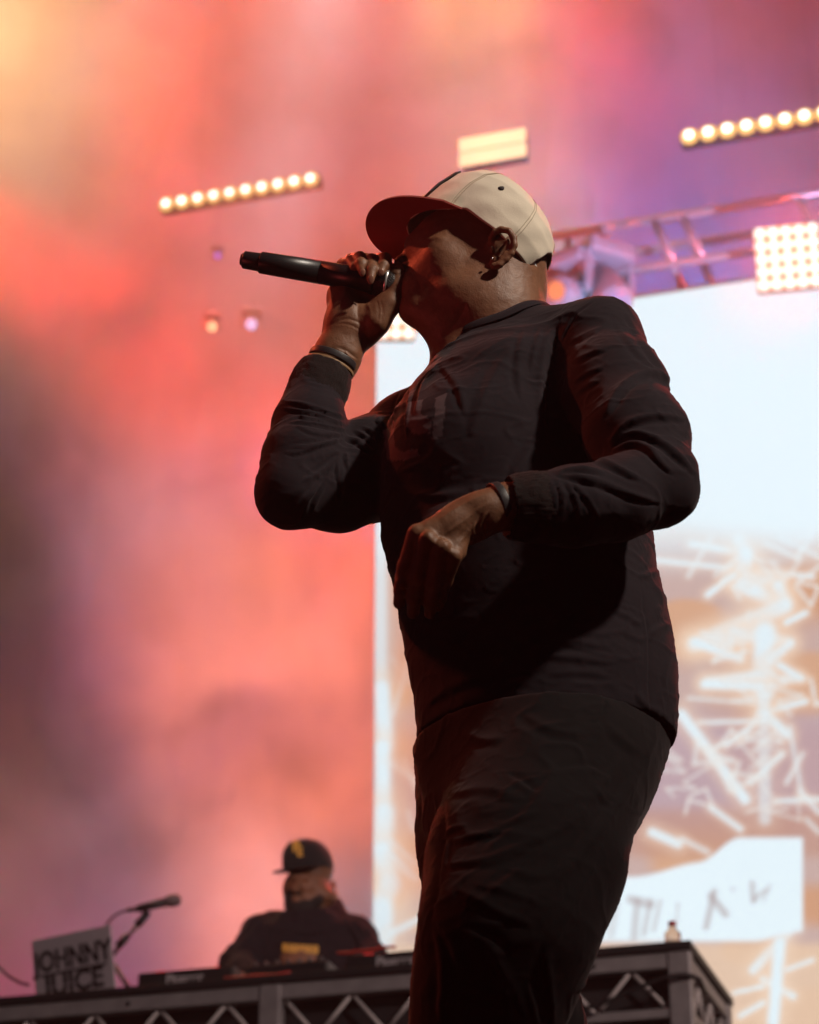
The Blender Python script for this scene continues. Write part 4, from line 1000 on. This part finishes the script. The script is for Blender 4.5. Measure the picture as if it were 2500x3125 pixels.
# collar rib: a raised band round the neck hole
bmc = bmesh.new(); cpts = []
ax_n = (nk2 - nk) / np.linalg.norm(nk2 - nk)
e1 = np.cross(ax_n, [0, 1.0, 0]); e1 /= np.linalg.norm(e1); e2 = np.cross(ax_n, e1)
ring = []
for i in range(72):
    a = 2 * math.pi * i / 72; dirv = e1 * math.cos(a) + e2 * math.sin(a)
    # slide out along the shirt surface just outside the hole
    base = nk + dirv * (r_(152, nk) + .004)
    ts = np.linspace(-.25, .12, 260); Ps = base + ts[:, None] * ax_n
    d = evalp(shirt, Ps); ii = np.nonzero(d < 0)[0]
    ring.append(Ps[ii[-1]] if len(ii) else base)
ring = np.array(ring)
for _ in range(3): ring = (np.roll(ring, 1, 0) + ring * 2 + np.roll(ring, -1, 0)) / 4
rows_c = []
for i in range(72):
    a = 2 * math.pi * i / 72; dirv = e1 * math.cos(a) + e2 * math.sin(a)
    rows_c.append([bmc.verts.new(Vector(ring[i] + dirv * o + ax_n * h)) for o, h in ((-.004, -.010), (-.005, .004), (-.001, .008), (.004, .006), (.012, .0), (.016, -.008))])
for i in range(72):
    A, B2 = rows_c[i], rows_c[(i + 1) % 72]
    for k in range(5): bmc.faces.new((A[k], B2[k], B2[k + 1], A[k + 1]))
under('collar', finish(bmc, 'collar', True), M_shirt)

# --- trousers
rows_h = [(2150, 1285, 2045), (2230, 1268, 2050), (2302, 1267, 2040), (2412, 1283, 2000), (2500, 1290, 1952), (2580, 1310, 1898), (2660, 1350, 1830), (2740, 1420, 1740)]
tr = [slices(*torso_rows(rows_h, .0), k=.05)]
tr += pc(LEG_N, .05) + pc(LEG_F, .04)
for ch, ank in ((LEG_N, ank_n), (LEG_F, ank_f)):
    e = g(*ch[-1][:3]); tr += [rc(e, ank + np.array([0, 0, -.03]), r_(ch[-1][3], e), .078, .03)]
hem_z = g(1670, 2262, 0)[2]
def tr_f(P_, base=list(tr)):
    d = evalp(base, P_); up_ = P_[:, 2] > hem_z - .002
    if up_.any():
        d[up_] = np.maximum(d[up_], evalp(shirt, P_[up_]) + .016 + np.clip((P_[up_, 2] - hem_z) * .5, 0, .03))
    return np.maximum(d, P_[:, 2] - hem_z - .12)
tr = [Prim(tr_f, np.min([p.lo for p in tr], 0), np.max([p.hi for p in tr], 0), .002)]
Vt, Qt = sdf_mesh(tr, .0042); Vt = relax(Vt, Qt, 2)
Vt = sculpt(Vt, Qt, [
    ([(1365, 2640), (1485, 2626), (1589, 2584), (1693, 2542), (1760, 2495)], 16, 4.55, .5), ([(1375, 2566), (1485, 2547), (1573, 2500), (1640, 2480)], 14, 3.85, .5), ([(1400, 2716), (1469, 2751), (1521, 2782), (1615, 2822)], 16, 3.85, .5),
    ([(1415, 2828), (1485, 2842), (1563, 2913)], 17, -4.20, .5), ([(1330, 2800), (1375, 2860), (1400, 2930), (1430, 2990)], 18, 3.50, .5), ([(1553, 2358), (1600, 2380), (1640, 2414)], 13, -3.50, .5), ([(1690, 2345), (1760, 2330), (1830, 2340)], 14, -2.80, .5),
    ([(1335, 2700), (1350, 2620), (1372, 2560)], 12, 3.50, .5), ([(1345, 2560), (1370, 2530), (1420, 2520)], 10, 2.80, .5), ([(1560, 2660), (1650, 2680), (1740, 2640)], 19, 2.80, .5), ([(1450, 2700), (1560, 2720), (1650, 2760)], 14, 2.45, .5),
    ([(1620, 2990), (1650, 3060), (1660, 3130)], 14, -4.20, .5), ([(1400, 3000), (1480, 3040), (1560, 3030)], 17, 2.80, .5), ([(1380, 2420), (1480, 2400), (1600, 2440)], 19, 2.80, .5), ([(1700, 2450), (1800, 2420), (1900, 2440)], 19, 2.45, .5),
    ([(1420, 2240), (1480, 2260), (1540, 2250)], 17, 2.80, .5), ([(1845, 2115), (1842, 2160), (1838, 2200), (1790, 2208)], 6, -2.45, .5), ([(1600, 2180), (1680, 2230), (1790, 2240)], 17, 2.80, .5), ([(1850, 2210), (1900, 2260), (1960, 2300)], 17, 2.80, .5),
    ([(1480, 2880), (1560, 2990), (1600, 3100)], 22, 2.80, .5), ([(1330, 2900), (1350, 2980), (1340, 3090)], 17, 2.80, .5),
    ([(1970, 2330), (1860, 2500), (1700, 2690), (1540, 2810)], 22, 5.0, .5), ([(1890, 2320), (1760, 2500), (1600, 2650), (1450, 2760)], 20, 4.0, .5), ([(1830, 2580), (1740, 2780), (1640, 2960)], 20, 4.5, .5),
    ([(1700, 2350), (1600, 2500), (1480, 2600)], 18, 3.5, .5), ([(1325, 2830), (1365, 2960), (1350, 3125)], 16, 5.0, .6), ([(1500, 2880), (1545, 3020), (1560, 3125)], 16, 4.0, .6), ([(1660, 2900), (1680, 3010), (1690, 3125)], 14, 4.0, .6),
    ([(1345, 2420), (1352, 2560), (1335, 2700), (1315, 2800)], 12, -6.0, 0)], -.05)
Vt = Vt + normals(Vt, Qt) * (noise3(Vt * np.array([1, 1, 1.5]), .08) * .0022 + creases(Vt * np.array([.9, .9, 1.6]), .1, .0022) + creases(Vt * np.array([1, 1, 1.8]) + 5, .05, .0010, 6) + noise3(Vt, .006) * .00018)[:, None]
M_trous = cloth('black_twill', (.0105, .0085, .0094), None, 700, .3)
trous = under('trousers', to_mesh('trousers', Vt, Qt), M_trous)
u, v = project(Vt)
# shoes
M_shoe = pbr('black_leather', (.02, .018, .018), .4, noise=.2)
for ank in (ank_n, ank_f):
    f = np.array([-.92, -.38, 0]); z0 = ST
    P0 = np.array([ank[0], ank[1], z0])
    sp = [rc(P0 + [0, 0, .09], P0 + [0, 0, .05], .05, .052, .03), rc(P0 + [0, 0, .05], P0 + f * .15 + [0, 0, .045], .05, .046, .03), rc(P0 - f * .05 + [0, 0, .045], P0, .045, .05, .03)]
    V, Q = sdf_mesh(sp, .006); V[:, 2] = np.maximum(V[:, 2], ST + .003)
    under('shoe', to_mesh('shoe', V, Q), M_shoe)
# wristbands
M_band = pbr('rubber_band', (.030, .024, .026), .45, bump=.2, bscale=150)
M_tan = pbr('tan_band', (.30, .17, .08), .6, noise=.3, nscale=60)
def wristband(c, tilt_to, rx, flat, h, mat, name):
    t_ = np.asarray(tilt_to) / np.linalg.norm(tilt_to); e1 = np.cross(t_, FW); e1 /= np.linalg.norm(e1); e2 = np.cross(t_, e1)
    bm = bmesh.new(); rr = []
    for i in range(56):
        a = 2 * math.pi * i / 56; d = e1 * math.cos(a) * rx + e2 * math.sin(a) * rx * flat; n_ = d / np.linalg.norm(d)
        rr.append([bm.verts.new(Vector(c + d + n_ * o + t_ * q)) for o, q in ((.0, -h / 2), (.0024, -h / 2 + .0006), (.0028, -h / 2 + .002), (.0028, h / 2 - .002), (.0024, h / 2 - .0006), (.0, h / 2))])
    for i in range(56):
        A, B2 = rr[i], rr[(i + 1) % 56]
        for k in range(6): bm.faces.new((A[k], B2[k], B2[(k + 1) % 6], A[(k + 1) % 6]))
    under(name, finish(bm, name, True), mat)
ca_, cb_ = g(985, 1180, .03), g(1052, 1025, .022); ax_ = cb_ - ca_
wristband(g(1016, 1100, .024), ax_, r_(72, ca_), .86, .0125, M_band, 'wristband')
wristband(g(1006, 1119, .025), ax_, r_(73, ca_), .86, .006, M_tan, 'wristband')
wristband(g(1523, 1546, -.362), g(1490, 1560, -.365) - g(1545, 1545, -.36), r_(71, g(1523, 1546, -.36)), 1.0, .0135, M_band, 'wristband')
# ------------------------------------------------------------------ cap
def cap_frame(c, pitch, yaw=0.0):
    f = np.array([-math.cos(pitch), 0, math.sin(pitch)]); u = np.array([math.sin(pitch), 0, math.cos(pitch)]); s = np.array([0, -1.0, 0])
    ry = np.array([[math.cos(yaw), -math.sin(yaw), 0], [math.sin(yaw), math.cos(yaw), 0], [0, 0, 1]])
    return np.asarray(c), ry @ f, ry @ u, ry @ s
def cap_pt(fr, f, u, s): return Vector(fr[0] + fr[1] * f + fr[2] * u + fr[3] * s)
def make_cap(fr, parent, mat, mat_under, mat_strap, k=1.0, seams=True, put=None, roll=.10, drop=.008, slope=.5, mat_thread=None):
    A, B_, cf = .119 * k, .094 * k, .022 * k
    tf = np.array([[-.0, 1.0], [.2, 1.035], [.45, 1.03], [.68, .96], [.86, .78], [.94, .50], [.985, .22], [1, 0]])    # height share, radius share (front)
    tb = np.array([[-.0, 1.0], [.25, 1.01], [.5, .93], [.68, .80], [.84, .58], [.94, .36], [.985, .16], [1, 0]])
    Hc = .124 * k
    def base_u(f): return (-.004 - slope * max(0, f - .05 * k / 1) if f > .05 * k else -.004 + .02 * 0)
    bm = bmesh.new(); nphi, nt = (288, 44) if seams else (96, 26); G = []
    for i in range(nphi):
        ph = 2 * math.pi * i / nphi; w_ = .5 + .5 * math.cos(ph); w_ = w_ * w_ * (3 - 2 * w_)
        row = []
        for j in range(nt + 1):
            t = j / nt; hh = 1 - (1 - t) ** 1.45
            rf = np.interp(hh, tf[:, 0], tf[:, 1]); rb = np.interp(hh, tb[:, 0], tb[:, 1]); rr = rf * w_ + rb * (1 - w_)
            f = cf + A * rr * math.cos(ph); s = B_ * rr * math.sin(ph) * (1 + .02 * math.cos(2 * ph))
            b0 = base_u(cf + A * math.cos(ph)); u = b0 + (Hc - b0) * hh
            # panel seams as fine grooves, and a little slack in the cloth
            if seams:
                dphi = min(abs((ph - c + math.pi) % (2 * math.pi) - math.pi) for c in [R(a) for a in (0, 62, 122, 180, 238, 298)])
                gr = .0015 * math.exp(-(dphi * rr * A / (.0018)) ** 2); f -= gr * math.cos(ph); s -= gr * math.sin(ph)
                wob = .0016 * math.sin(ph * 5 + t * 9) * math.sin(t * 3.1) * (1 - w_) + .0009 * math.sin(ph * 11 - t * 15) * (1 - t)
                f += wob * math.cos(ph); s += wob * math.sin(ph); u += wob * .4
            row.append(bm.verts.new(cap_pt(fr, f, u, s)))
        G.append(row)
    seam_pts = [[v_.co.copy() + (v_.co - Vector(fr[0])).normalized() * .0006 for v_ in row] for row in G]
    for i in range(nphi):
        a, b = G[i], G[(i + 1) % nphi]; ph = 2 * math.pi * (i + .5) / nphi
        for j in range(nt - 1):
            t = (j + .5) / nt; back = abs(ph - math.pi) < R(27) * math.sqrt(max(0, 1 - (t / .40) ** 2))
            if back and t < .40: continue
            bm.faces.new((a[j], b[j], b[j + 1], a[j + 1]))
    top = bm.verts.new(cap_pt(fr, cf, Hc, 0))
    for i in range(nphi): bm.faces.new((G[i][nt - 1], G[(i + 1) % nphi][nt - 1], top))
    for i in range(nphi):
        if G[i][nt].is_valid: bm.verts.remove(G[i][nt])
    for v_ in [v for v in bm.verts if not v.link_faces]: bm.verts.remove(v_)
    ctrs = [(np.array(f_.calc_center_median()), np.array(f_.normal)) for f_ in bm.faces]
    crown = put('crown', finish(bm, 'crown', True), mat, parent)
    so = crown.modifiers.new('thick', 'SOLIDIFY'); so.thickness = .0022 * k; so.offset = -1
    if seams:                                             # double stitched seams between the panels
        for a_ in (62, 122, 180, 238, 298):
            for da in (-1.3, 1.3):
                ii = int(round((a_ + da) / 360 * nphi)) % nphi; pts_ = [Vector(c) for c in seam_pts[ii]][2 if a_ != 180 else 20:-3]
                bm2 = bmesh.new(); bm_path(bm2, pts_, .00055, 4); put('seam_stitch', finish(bm2, 'seam_stitch'), mat_thread, parent)
    # flat brim
    bm = bmesh.new(); nb, nr = 40, 12; T, Bo = [], []
    for i in range(nb + 1):
        ph = R(-74 + 148 * i / nb); rt, ro = [], []
        for j in range(nr + 1):
            q = j / nr
            fi, si = cf + A * .985 * math.cos(ph), B_ * .985 * math.sin(ph)
            a2 = R(-86 + 172 * i / nb); fo = .052 * k + .148 * k * (abs(math.cos(a2)) ** .55); so_ = .100 * k * math.sin(a2)
            f, s = fi * (1 - q) + fo * q, si * (1 - q) + so_ * q
            u = base_u(f) + .0015 * k - .10 * s * s / k + q * (roll * s - drop * k)
            rt.append(bm.verts.new(cap_pt(fr, f, u + .0017 * k, s))); ro.append(bm.verts.new(cap_pt(fr, f, u - .0017 * k, s)))
        T.append(rt); Bo.append(ro)
    for i in range(nb):
        for j in range(nr):
            bm.faces.new((T[i][j], T[i][j + 1], T[i + 1][j + 1], T[i + 1][j])); fb = bm.faces.new((Bo[i][j], Bo[i + 1][j], Bo[i + 1][j + 1], Bo[i][j + 1])); fb.material_index = 1
        bm.faces.new((T[i][nr], Bo[i][nr], Bo[i + 1][nr], T[i + 1][nr])).material_index = 1
        bm.faces.new((T[i][0], T[i + 1][0], Bo[i + 1][0], Bo[i][0]))
    for i in (0, nb):
        for j in range(nr): bm.faces.new((T[i][j], Bo[i][j], Bo[i][j + 1], T[i][j + 1])).material_index = 1
    brim = put('brim', finish(bm, 'brim', True), mat, parent); brim.data.materials.append(mat_under)
    bv = brim.modifiers.new('edge', 'EDGE_SPLIT'); bv.split_angle = R(40)
    # button on top
    bm = bmesh.new(); q = Matrix(((fr[1][0], fr[3][0], fr[2][0]), (fr[1][1], fr[3][1], fr[2][1]), (fr[1][2], fr[3][2], fr[2][2]))).to_4x4()
    bm_lathe(bm, [(-.002, .008 * k), (.002, .008 * k), (.005, .006 * k), (.0062, .002)], Matrix.Translation(cap_pt(fr, cf, Hc, 0)) @ q, 20)
    put('button', finish(bm, 'button', True), mat, parent)
    # snap strap across the opening
    bm = bmesh.new(); rr = []
    for i in range(25):
        ph = R(180 - 31 + 62 * i / 24)
        rr.append([bm.verts.new(cap_pt(fr, cf + (A + o) * math.cos(ph), u_, (B_ + o) * math.sin(ph))) for o, u_ in ((-.0045, -.007), (-.002, -.007), (-.002, .017 * k), (-.0045, .017 * k))])
    for a, b in zip(rr[:-1], rr[1:]):
        for j in range(4): bm.faces.new((a[j], b[j], b[(j + 1) % 4], a[(j + 1) % 4]))
    st = put('strap', finish(bm, 'strap', True), mat_strap, parent)
    for i in range(-3, 4):
        ph = R(180 - 14 + i * 3.8)
        bm = bmesh.new(); c = cap_pt(fr, cf + (A - .002) * math.cos(ph), .006 * k, (B_ - .002) * math.sin(ph)); d = (c - cap_pt(fr, cf, .007 * k, 0)).normalized()
        bm_tube(bm, c - d * .001, c + d * .0012, .0028 * k, 10); put('snap_hole', finish(bm, 'snap_hole'), mat_under, parent)
    return A, B_, cf, Hc, base_u, ctrs
def twill(name, col, under_c=None):
    m = pbr(name, col, .85, noise=.10, nscale=16, sheen=.15, spec=.2); N, L = m.node_tree.nodes, m.node_tree.links
    tc = N.new('ShaderNodeTexCoord'); wv = N.new('ShaderNodeTexNoise'); wv.inputs['Scale'].default_value = 650; wv.inputs['Detail'].default_value = 2
    n2 = N.new('ShaderNodeTexNoise'); n2.inputs['Scale'].default_value = 34; n2.inputs['Detail'].default_value = 3
    L.new(tc.outputs['Object'], wv.inputs['Vector']); L.new(tc.outputs['Object'], n2.inputs['Vector'])
    a = N.new('ShaderNodeMath'); a.operation = 'MULTIPLY_ADD'; a.inputs[1].default_value = 2.5; L.new(n2.outputs['Fac'], a.inputs[0]); L.new(wv.outputs['Fac'], a.inputs[2])
    bp = N.new('ShaderNodeBump'); bp.inputs['Strength'].default_value = .4; bp.inputs['Distance'].default_value = .0012
    L.new(a.outputs[0], bp.inputs['Height']); L.new(bp.outputs['Normal'], N['Principled BSDF'].inputs['Normal'])
    return m
M_capb = twill('beige_cotton', (.70, .61, .49)); M_under = twill('dark_red_lining', (.34, .060, .050)); M_strap = pbr('white_strap', (.62, .60, .58), .4)
cap = empty('cap', (0, 0, 0)); cap.parent = singer; cap.matrix_parent_inverse = singer.matrix_world.inverted()
def put_cap(name, me, mat, parent): return link(name, me, mat, parent)
frc = cap_frame(g(1492, 772, .0), R(40))
A, B_, cf, Hc, base_u, ctrs = make_cap(frc, cap, M_capb, M_under, M_strap, 1.0, True, put_cap, mat_thread=pbr('seam_thread', (.40, .32, .23), .8))
# eyelet on the near rear panel, and the dark badge on the front
def crown_pt(ph, f_sh, rsh, out=.001):
    return cap_pt(frc, cf + (A * rsh + out) * math.cos(ph), Hc * f_sh, (B_ * rsh + out) * math.sin(ph))
M_thread = pbr('dark_thread', (.02, .012, .012), .7)
cp = np.array([c for c, _ in ctrs]); cu_, cv_ = project(cp); near_ = (cp - frc[0]) @ frc[3] > 0
kk = int(np.argmin(np.hypot(cu_ - 1527, cv_ - 574) + 1e4 * ~near_)); nrm = cp[kk] - (frc[0] + frc[2] * .03); nrm /= np.linalg.norm(nrm)
Me_ = Matrix.Translation(Vector(cp[kk])) @ Vector(nrm).to_track_quat('Z', 'Y').to_matrix().to_4x4()
bm = bmesh.new(); bm_lathe(bm, [(-.002, .0055), (.0012, .0055), (.0016, .003)], Me_, 14)
link('eyelet', finish(bm, 'eyelet', True), M_thread, cap)
bm = bmesh.new(); G = []
for i in range(13):
    ph = R(-24 + 48 * i / 12); row = []
    for j in range(9):
        t = .30 + .42 * j / 8; rr_ = np.interp(t, [0, .2, .45, .68, .86], [1, 1.035, 1.03, .96, .78]); b0 = base_u(cf + A * math.cos(ph))
        row.append(bm.verts.new(cap_pt(frc, cf + (A * rr_ + .0035) * math.cos(ph), b0 + (Hc - b0) * t, (B_ * rr_ + .0035) * math.sin(ph))))
    G.append(row)
for a, b in zip(G[:-1], G[1:]):
    for j in range(8): bm.faces.new((a[j], b[j], b[j + 1], a[j + 1]))
badge = link('badge', finish(bm, 'badge', True), M_thread, cap); so = badge.modifiers.new('thick', 'SOLIDIFY'); so.thickness = .004; so.offset = 0

# ------------------------------------------------------------------ the microphone in the hand
M_micb = pbr('mic_body_black', (.016, .013, .014), .36, .0, bump=.12, bscale=500)
M_mesh = pbr('mic_wire_mesh', (.05, .045, .045), .35, .8)
M_ring = pbr('mic_silver_ring', (.75, .74, .72), .25, .6)
DM = -.006
a0, a1 = g(741, 792, DM + .012), g(1212, 870, DM)
vm = Vector(a1 - a0); Lm = vm.length; Mm = Matrix.Translation(Vector(a0)) @ vm.to_track_quat('Z', 'Y').to_matrix().to_4x4()
mic = empty('handheld_microphone', (0, 0, 0)); mic.matrix_world = Mm
tag(mic, 'black wireless microphone held level at the mouth of the singer', 'microphone')
s_ = 1 / scale_at(g(980, 830)); 
def z_of(px): return Lm * (px - 741) / (1212 - 741)
def mp(name, prof, mat, n=40): return mesh_obj(name, lambda bm: bm_lathe(bm, prof, n=n), mat, mic, True)
o = mp('tail', [(0, 20 * s_), (.001, 25 * s_), (.003, 27.5 * s_), (z_of(792), 28.5 * s_), (z_of(796), 28.5 * s_)], M_micb)
o = mp('tail_cap', [(-.0005, 19 * s_), (-.003, 18 * s_), (-.0035, 10 * s_)], M_micb)
mp('body_shell', [(z_of(795), 29 * s_), (z_of(796), 33.2 * s_), (z_of(798), 34 * s_), (z_of(978), 36.3 * s_)], M_micb)
mp('seam_ring', [(z_of(977), 35.6 * s_), (z_of(981), 35.6 * s_)], M_house)
mp('neck_shell', [(z_of(980.5), 36.4 * s_), (z_of(1100), 37.5 * s_), (z_of(1128), 40 * s_), (z_of(1146), 44 * s_)], M_micb)
mp('grille_core', [(z_of(1144), 41 * s_), (z_of(1190), 42 * s_), (z_of(1214), 34 * s_), (z_of(1224), 18 * s_), (z_of(1227), 3 * s_)], M_house)
mp('ring', [(z_of(1178), 42.8 * s_), (z_of(1178.5), 45.2 * s_), (z_of(1186), 45.2 * s_), (z_of(1186.5), 42.8 * s_)], M_ring)
def wires(bm):
    n, tw = 34, 1.1
    for sgn in (-1, 1):
        for i in range(n):
            pts = []
            for j in range(9):
                t = j / 8; a = 2 * math.pi * i / n + sgn * tw * t; rr = np.interp(t, [0, .15, .55, .85, 1], [42.5, 43.6, 44, 36, 22]) * s_
                pts.append((rr * math.cos(a), rr * math.sin(a), z_of(1146 + 76 * t)))
            bm_path(bm, pts, .00045, 4)
mesh_obj('grille', wires, M_mesh, mic, True)
# ------------------------------------------------------------------ the DJ behind the desk
YD = 10.15
def gd(px, py, dy=0.0): return at(px, py, YD + dy)
def dpc(rows, k=.03, flat=None):
    pts = [gd(*q[:3]) for q in rows]; return chain(pts, [r_(q[3], p) for q, p in zip(rows, pts)], k, flat)
def dpe(px, py, dy, rx, ry, rz, ang=0, k=.02, sub=False):
    c = gd(px, py, dy); s = 1 / scale_at(c); return ell(c, (rx * s, ry * s, rz * s), img_axes(ang), k, sub)
dj = empty('person', (float(gd(930, 2900)[0]), YD, RZ)); tag(dj, 'bearded DJ in black cap with gold badge standing behind the desk', 'person')
bpy.context.view_layer.update()
def dput(name, me, mat, parent=None):
    o = link(name, me, mat, dj); o.matrix_parent_inverse = dj.matrix_world.inverted(); return o
hd = [dpe(950, 2655, .01, 66, 66, 68, 90, .02), dpe(936, 2712, -.02, 60, 62, 58, 90, .03), dpe(926, 2755, -.04, 46, 34, 46, 0, .03), dpe(985, 2730, -.01, 30, 46, 50, 80, .03),
      rc(gd(912, 2690, -.115), gd(900, 2714, -.135), .011, .016, .01), dpe(902, 2718, -.125, 13, 9, 9, 0, .006), dpe(905, 2738, -.112, 17, 6, 9, 0, .006), dpe(906, 2748, -.112, 16, 6, 9, 0, .006),
      dpe(912, 2677, -.10, 34, 10, 12, 0, .012), dpe(890, 2690, -.105, 9, 7, 8, 0, .008, True), dpe(930, 2692, -.10, 10, 7, 8, 0, .008, True), dpe(930, 2710, -.085, 22, 16, 16, 0, .02),
      dpe(1016, 2708, .02, 24, 9, 14, 80, .006), dpe(902, 2712, -.02, 46, 38, 44, 80, .03)]
hd += dpc([(960, 2740, .01, 46), (968, 2815, .03, 54), (975, 2880, .03, 60)], .03)
hd += dpc([(930, 2960, .02, 120), (940, 3050, .02, 120)], .05)
hd += dpc([(800, 2860, .0, 42), (730, 2935, -.10, 34), (760, 2990, -.32, 26)], .02) + dpc([(1085, 2860, .0, 42), (1130, 2935, -.08, 34), (1080, 2985, -.32, 26)], .02)
pel = gd(940, 3050, .02)
for sx in (-.1, .1):
    hd += [rc(pel + [sx, 0, -.05], np.array([pel[0] + sx, pel[1], RZ + .5]), .11, .07, .04), rc(np.array([pel[0] + sx, pel[1], RZ + .5]), np.array([pel[0] + sx, pel[1] + .02, RZ + .09]), .07, .05, .02), rc(np.array([pel[0] + sx, pel[1], RZ + .05]), np.array([pel[0] + sx, pel[1] - .14, RZ + .045]), .05, .042, .02)]
for ex, ey in ((760, 2990), (1080, 2985)):
    p0 = gd(ex, ey, -.32)
    hd += [rc(p0, p0 + [0, -.07, -.01], .03, .036, .02, ((0, 0, 1), .6))]
    for q in range(4): hd += chain([p0 + [(-.028 + .018 * q), -.09, -.008], p0 + [(-.030 + .020 * q), -.13, -.012], p0 + [(-.031 + .021 * q), -.155, -.026]], [.010, .009, .007], .004)
    hd += chain([p0 + [.03, -.05, -.01], p0 + [.055, -.09, -.015], p0 + [.06, -.115, -.022]], [.012, .010, .008], .006)
V, Q = sdf_mesh(hd, .006); V = relax(V, Q, 1)
dput('body', to_mesh('body', V, Q), M_skin)
M_beard = pbr('black_beard', (.012, .009, .009), .9, bump=.6, bscale=260)
bd = [dpe(918, 2766, -.062, 48, 28, 52, 0, .02), dpe(884, 2740, -.055, 13, 30, 30, 0, .02), dpe(962, 2752, -.045, 34, 20, 44, 38, .02), dpe(888, 2752, -.06, 14, 26, 34, 0, .02), dpe(905, 2729, -.112, 20, 4.5, 9, 0, .006)]
V, Q = sdf_mesh(bd, .006); V = relax(V, Q, 1); V = V + normals(V, Q) * (noise3(V, .012) * .003)[:, None]
dput('beard', to_mesh('beard', V, Q), M_beard)
ht = [slices(*[list(x) for x in zip(*[(gd(940, y)[2], gd(940, y)[0], YD + .03, hw / scale_at(gd(940, y)), .165) for y, hw in ((2800, 105), (2850, 185), (2920, 190), (3000, 180), (3080, 175), (3150, 172))])], k=.05),
      rc(gd(970, 2812, .03), gd(800, 2845, .02), r_(52, gd(970, 2812)), r_(60, gd(800, 2845)), .04), rc(gd(970, 2812, .03), gd(1082, 2850, .02), r_(52, gd(970, 2812)), r_(58, gd(1082, 2850)), .04)]
ht += dpc([(800, 2858, .01, 62), (728, 2940, -.08, 56), (752, 2985, -.28, 42)], .03) + dpc([(1085, 2858, .01, 60), (1128, 2935, -.06, 54), (1085, 2980, -.28, 40)], .03)
ht += dpc([(930, 2830, -.07, 36), (985, 2830, -.05, 38), (1022, 2785, .05, 32), (1018, 2768, .07, 26)], .03)          # bunched hood
V, Q = sdf_mesh(ht, .007); V = relax(V, Q, 2)
V = sculpt(V, Q, [([(800, 2800), (770, 2850), (720, 2900)], 9, 12, .8), ([(840, 2810), (830, 2860), (800, 2920)], 9, 10, .8), ([(1060, 2820), (1090, 2860), (1105, 2900)], 8, 12, .9), ([(1090, 2820), (1110, 2850)], 7, 12, .9), ([(880, 2830), (920, 2850), (1000, 2840)], 8, 8, .8)], -.1)
V = V + normals(V, Q) * (noise3(V, .06) * .008 + noise3(V, .03) * .004)[:, None]
dput('hoodie', to_mesh('hoodie', V, Q), M_shirt)
jeans = []
for sx in (-.1, .1): jeans += [rc(pel + [sx, 0, .0], np.array([pel[0] + sx, pel[1], RZ + .5]), .15, .10, .04), rc(np.array([pel[0] + sx, pel[1], RZ + .5]), np.array([pel[0] + sx, pel[1] + .02, RZ + .10]), .10, .085, .02)]
V, Q = sdf_mesh(jeans, .012); dput('trousers', to_mesh('trousers', V, Q), M_trous)
# gold print across the chest
M_gold = pbr('gold_print', (.62, .33, .03), .5, noise=.3, nscale=60)
ckp = gd(918, 2892, 0)
for i, (x0, x1) in enumerate(((862, 876), (879, 890), (893, 906), (909, 921), (924, 936), (939, 951), (954, 972))):
    bm = bmesh.new(); vs = []
    for j in range(4):
        for q in range(3):
            x = x0 + (x1 - x0) * q / 2; y = 2879 + (x - 862) * .06 + 25 * j / 3
            # drop onto the chest along the line of sight
            dirv = gd(x, y) - C0; dirv /= np.linalg.norm(dirv); base = gd(x, y, -.34); Ps = base + np.linspace(0, .5, 240)[:, None] * dirv
            dd = evalp(ht, Ps); ii = np.nonzero(dd < .010)[0]; p = Ps[ii[0]] if len(ii) else gd(x, y, -.15)
            vs.append(bm.verts.new(Vector(p)))
    for j in range(3):
        for q in range(2): bm.faces.new((vs[j * 3 + q], vs[j * 3 + q + 1], vs[j * 3 + q + 4], vs[j * 3 + q + 3]))
    dput('chest_print', finish(bm, 'chest_print', True), M_gold)
# cap
dcap = empty('cap', (0, 0, 0)); dcap.parent = dj; dcap.matrix_parent_inverse = dj.matrix_world.inverted()
M_cap2 = twill('black_wool', (.014, .013, .015)); M_gold2 = pbr('gold_thread', (.75, .42, .03), .45)
frd = cap_frame(gd(951, 2656, .01), R(-5), R(56))
A2, B2_, cf2, Hc2, bu2, _ = make_cap(frd, dcap, M_cap2, M_cap2, M_cap2, 1.06, False, lambda n, me, mat, p: link(n, me, mat, p), 0.0, 0.0, .18)
ea, eb, ec = [Vector(frd[i]) for i in (3, 2, 1)]           # to his left, up, forward
mr_ = Matrix((-ea * -1, eb, ec)).transposed().to_4x4()
for s, dx, dz, h in (('P', -.006, .072, .066), ('E', .010, .046, .054)):
    t = text_mesh(s, h, 'monogram', M_gold2, dcap, (0, 0, 0), (0, 0, 0), .0015, True)
    aa = R(20); fc_ = ec * math.cos(aa) + ea * math.sin(aa); sc_ = ea * math.cos(aa) - ec * math.sin(aa)
    m3 = Matrix((sc_, eb, fc_)).transposed().to_4x4()
    t.matrix_local = Matrix.Translation(cap_pt(frd, cf2 + (A2 * 1.03 + .004) * math.cos(aa), dz, (B2_ * 1.03 + .004) * math.sin(aa)) + sc_ * dx) @ m3
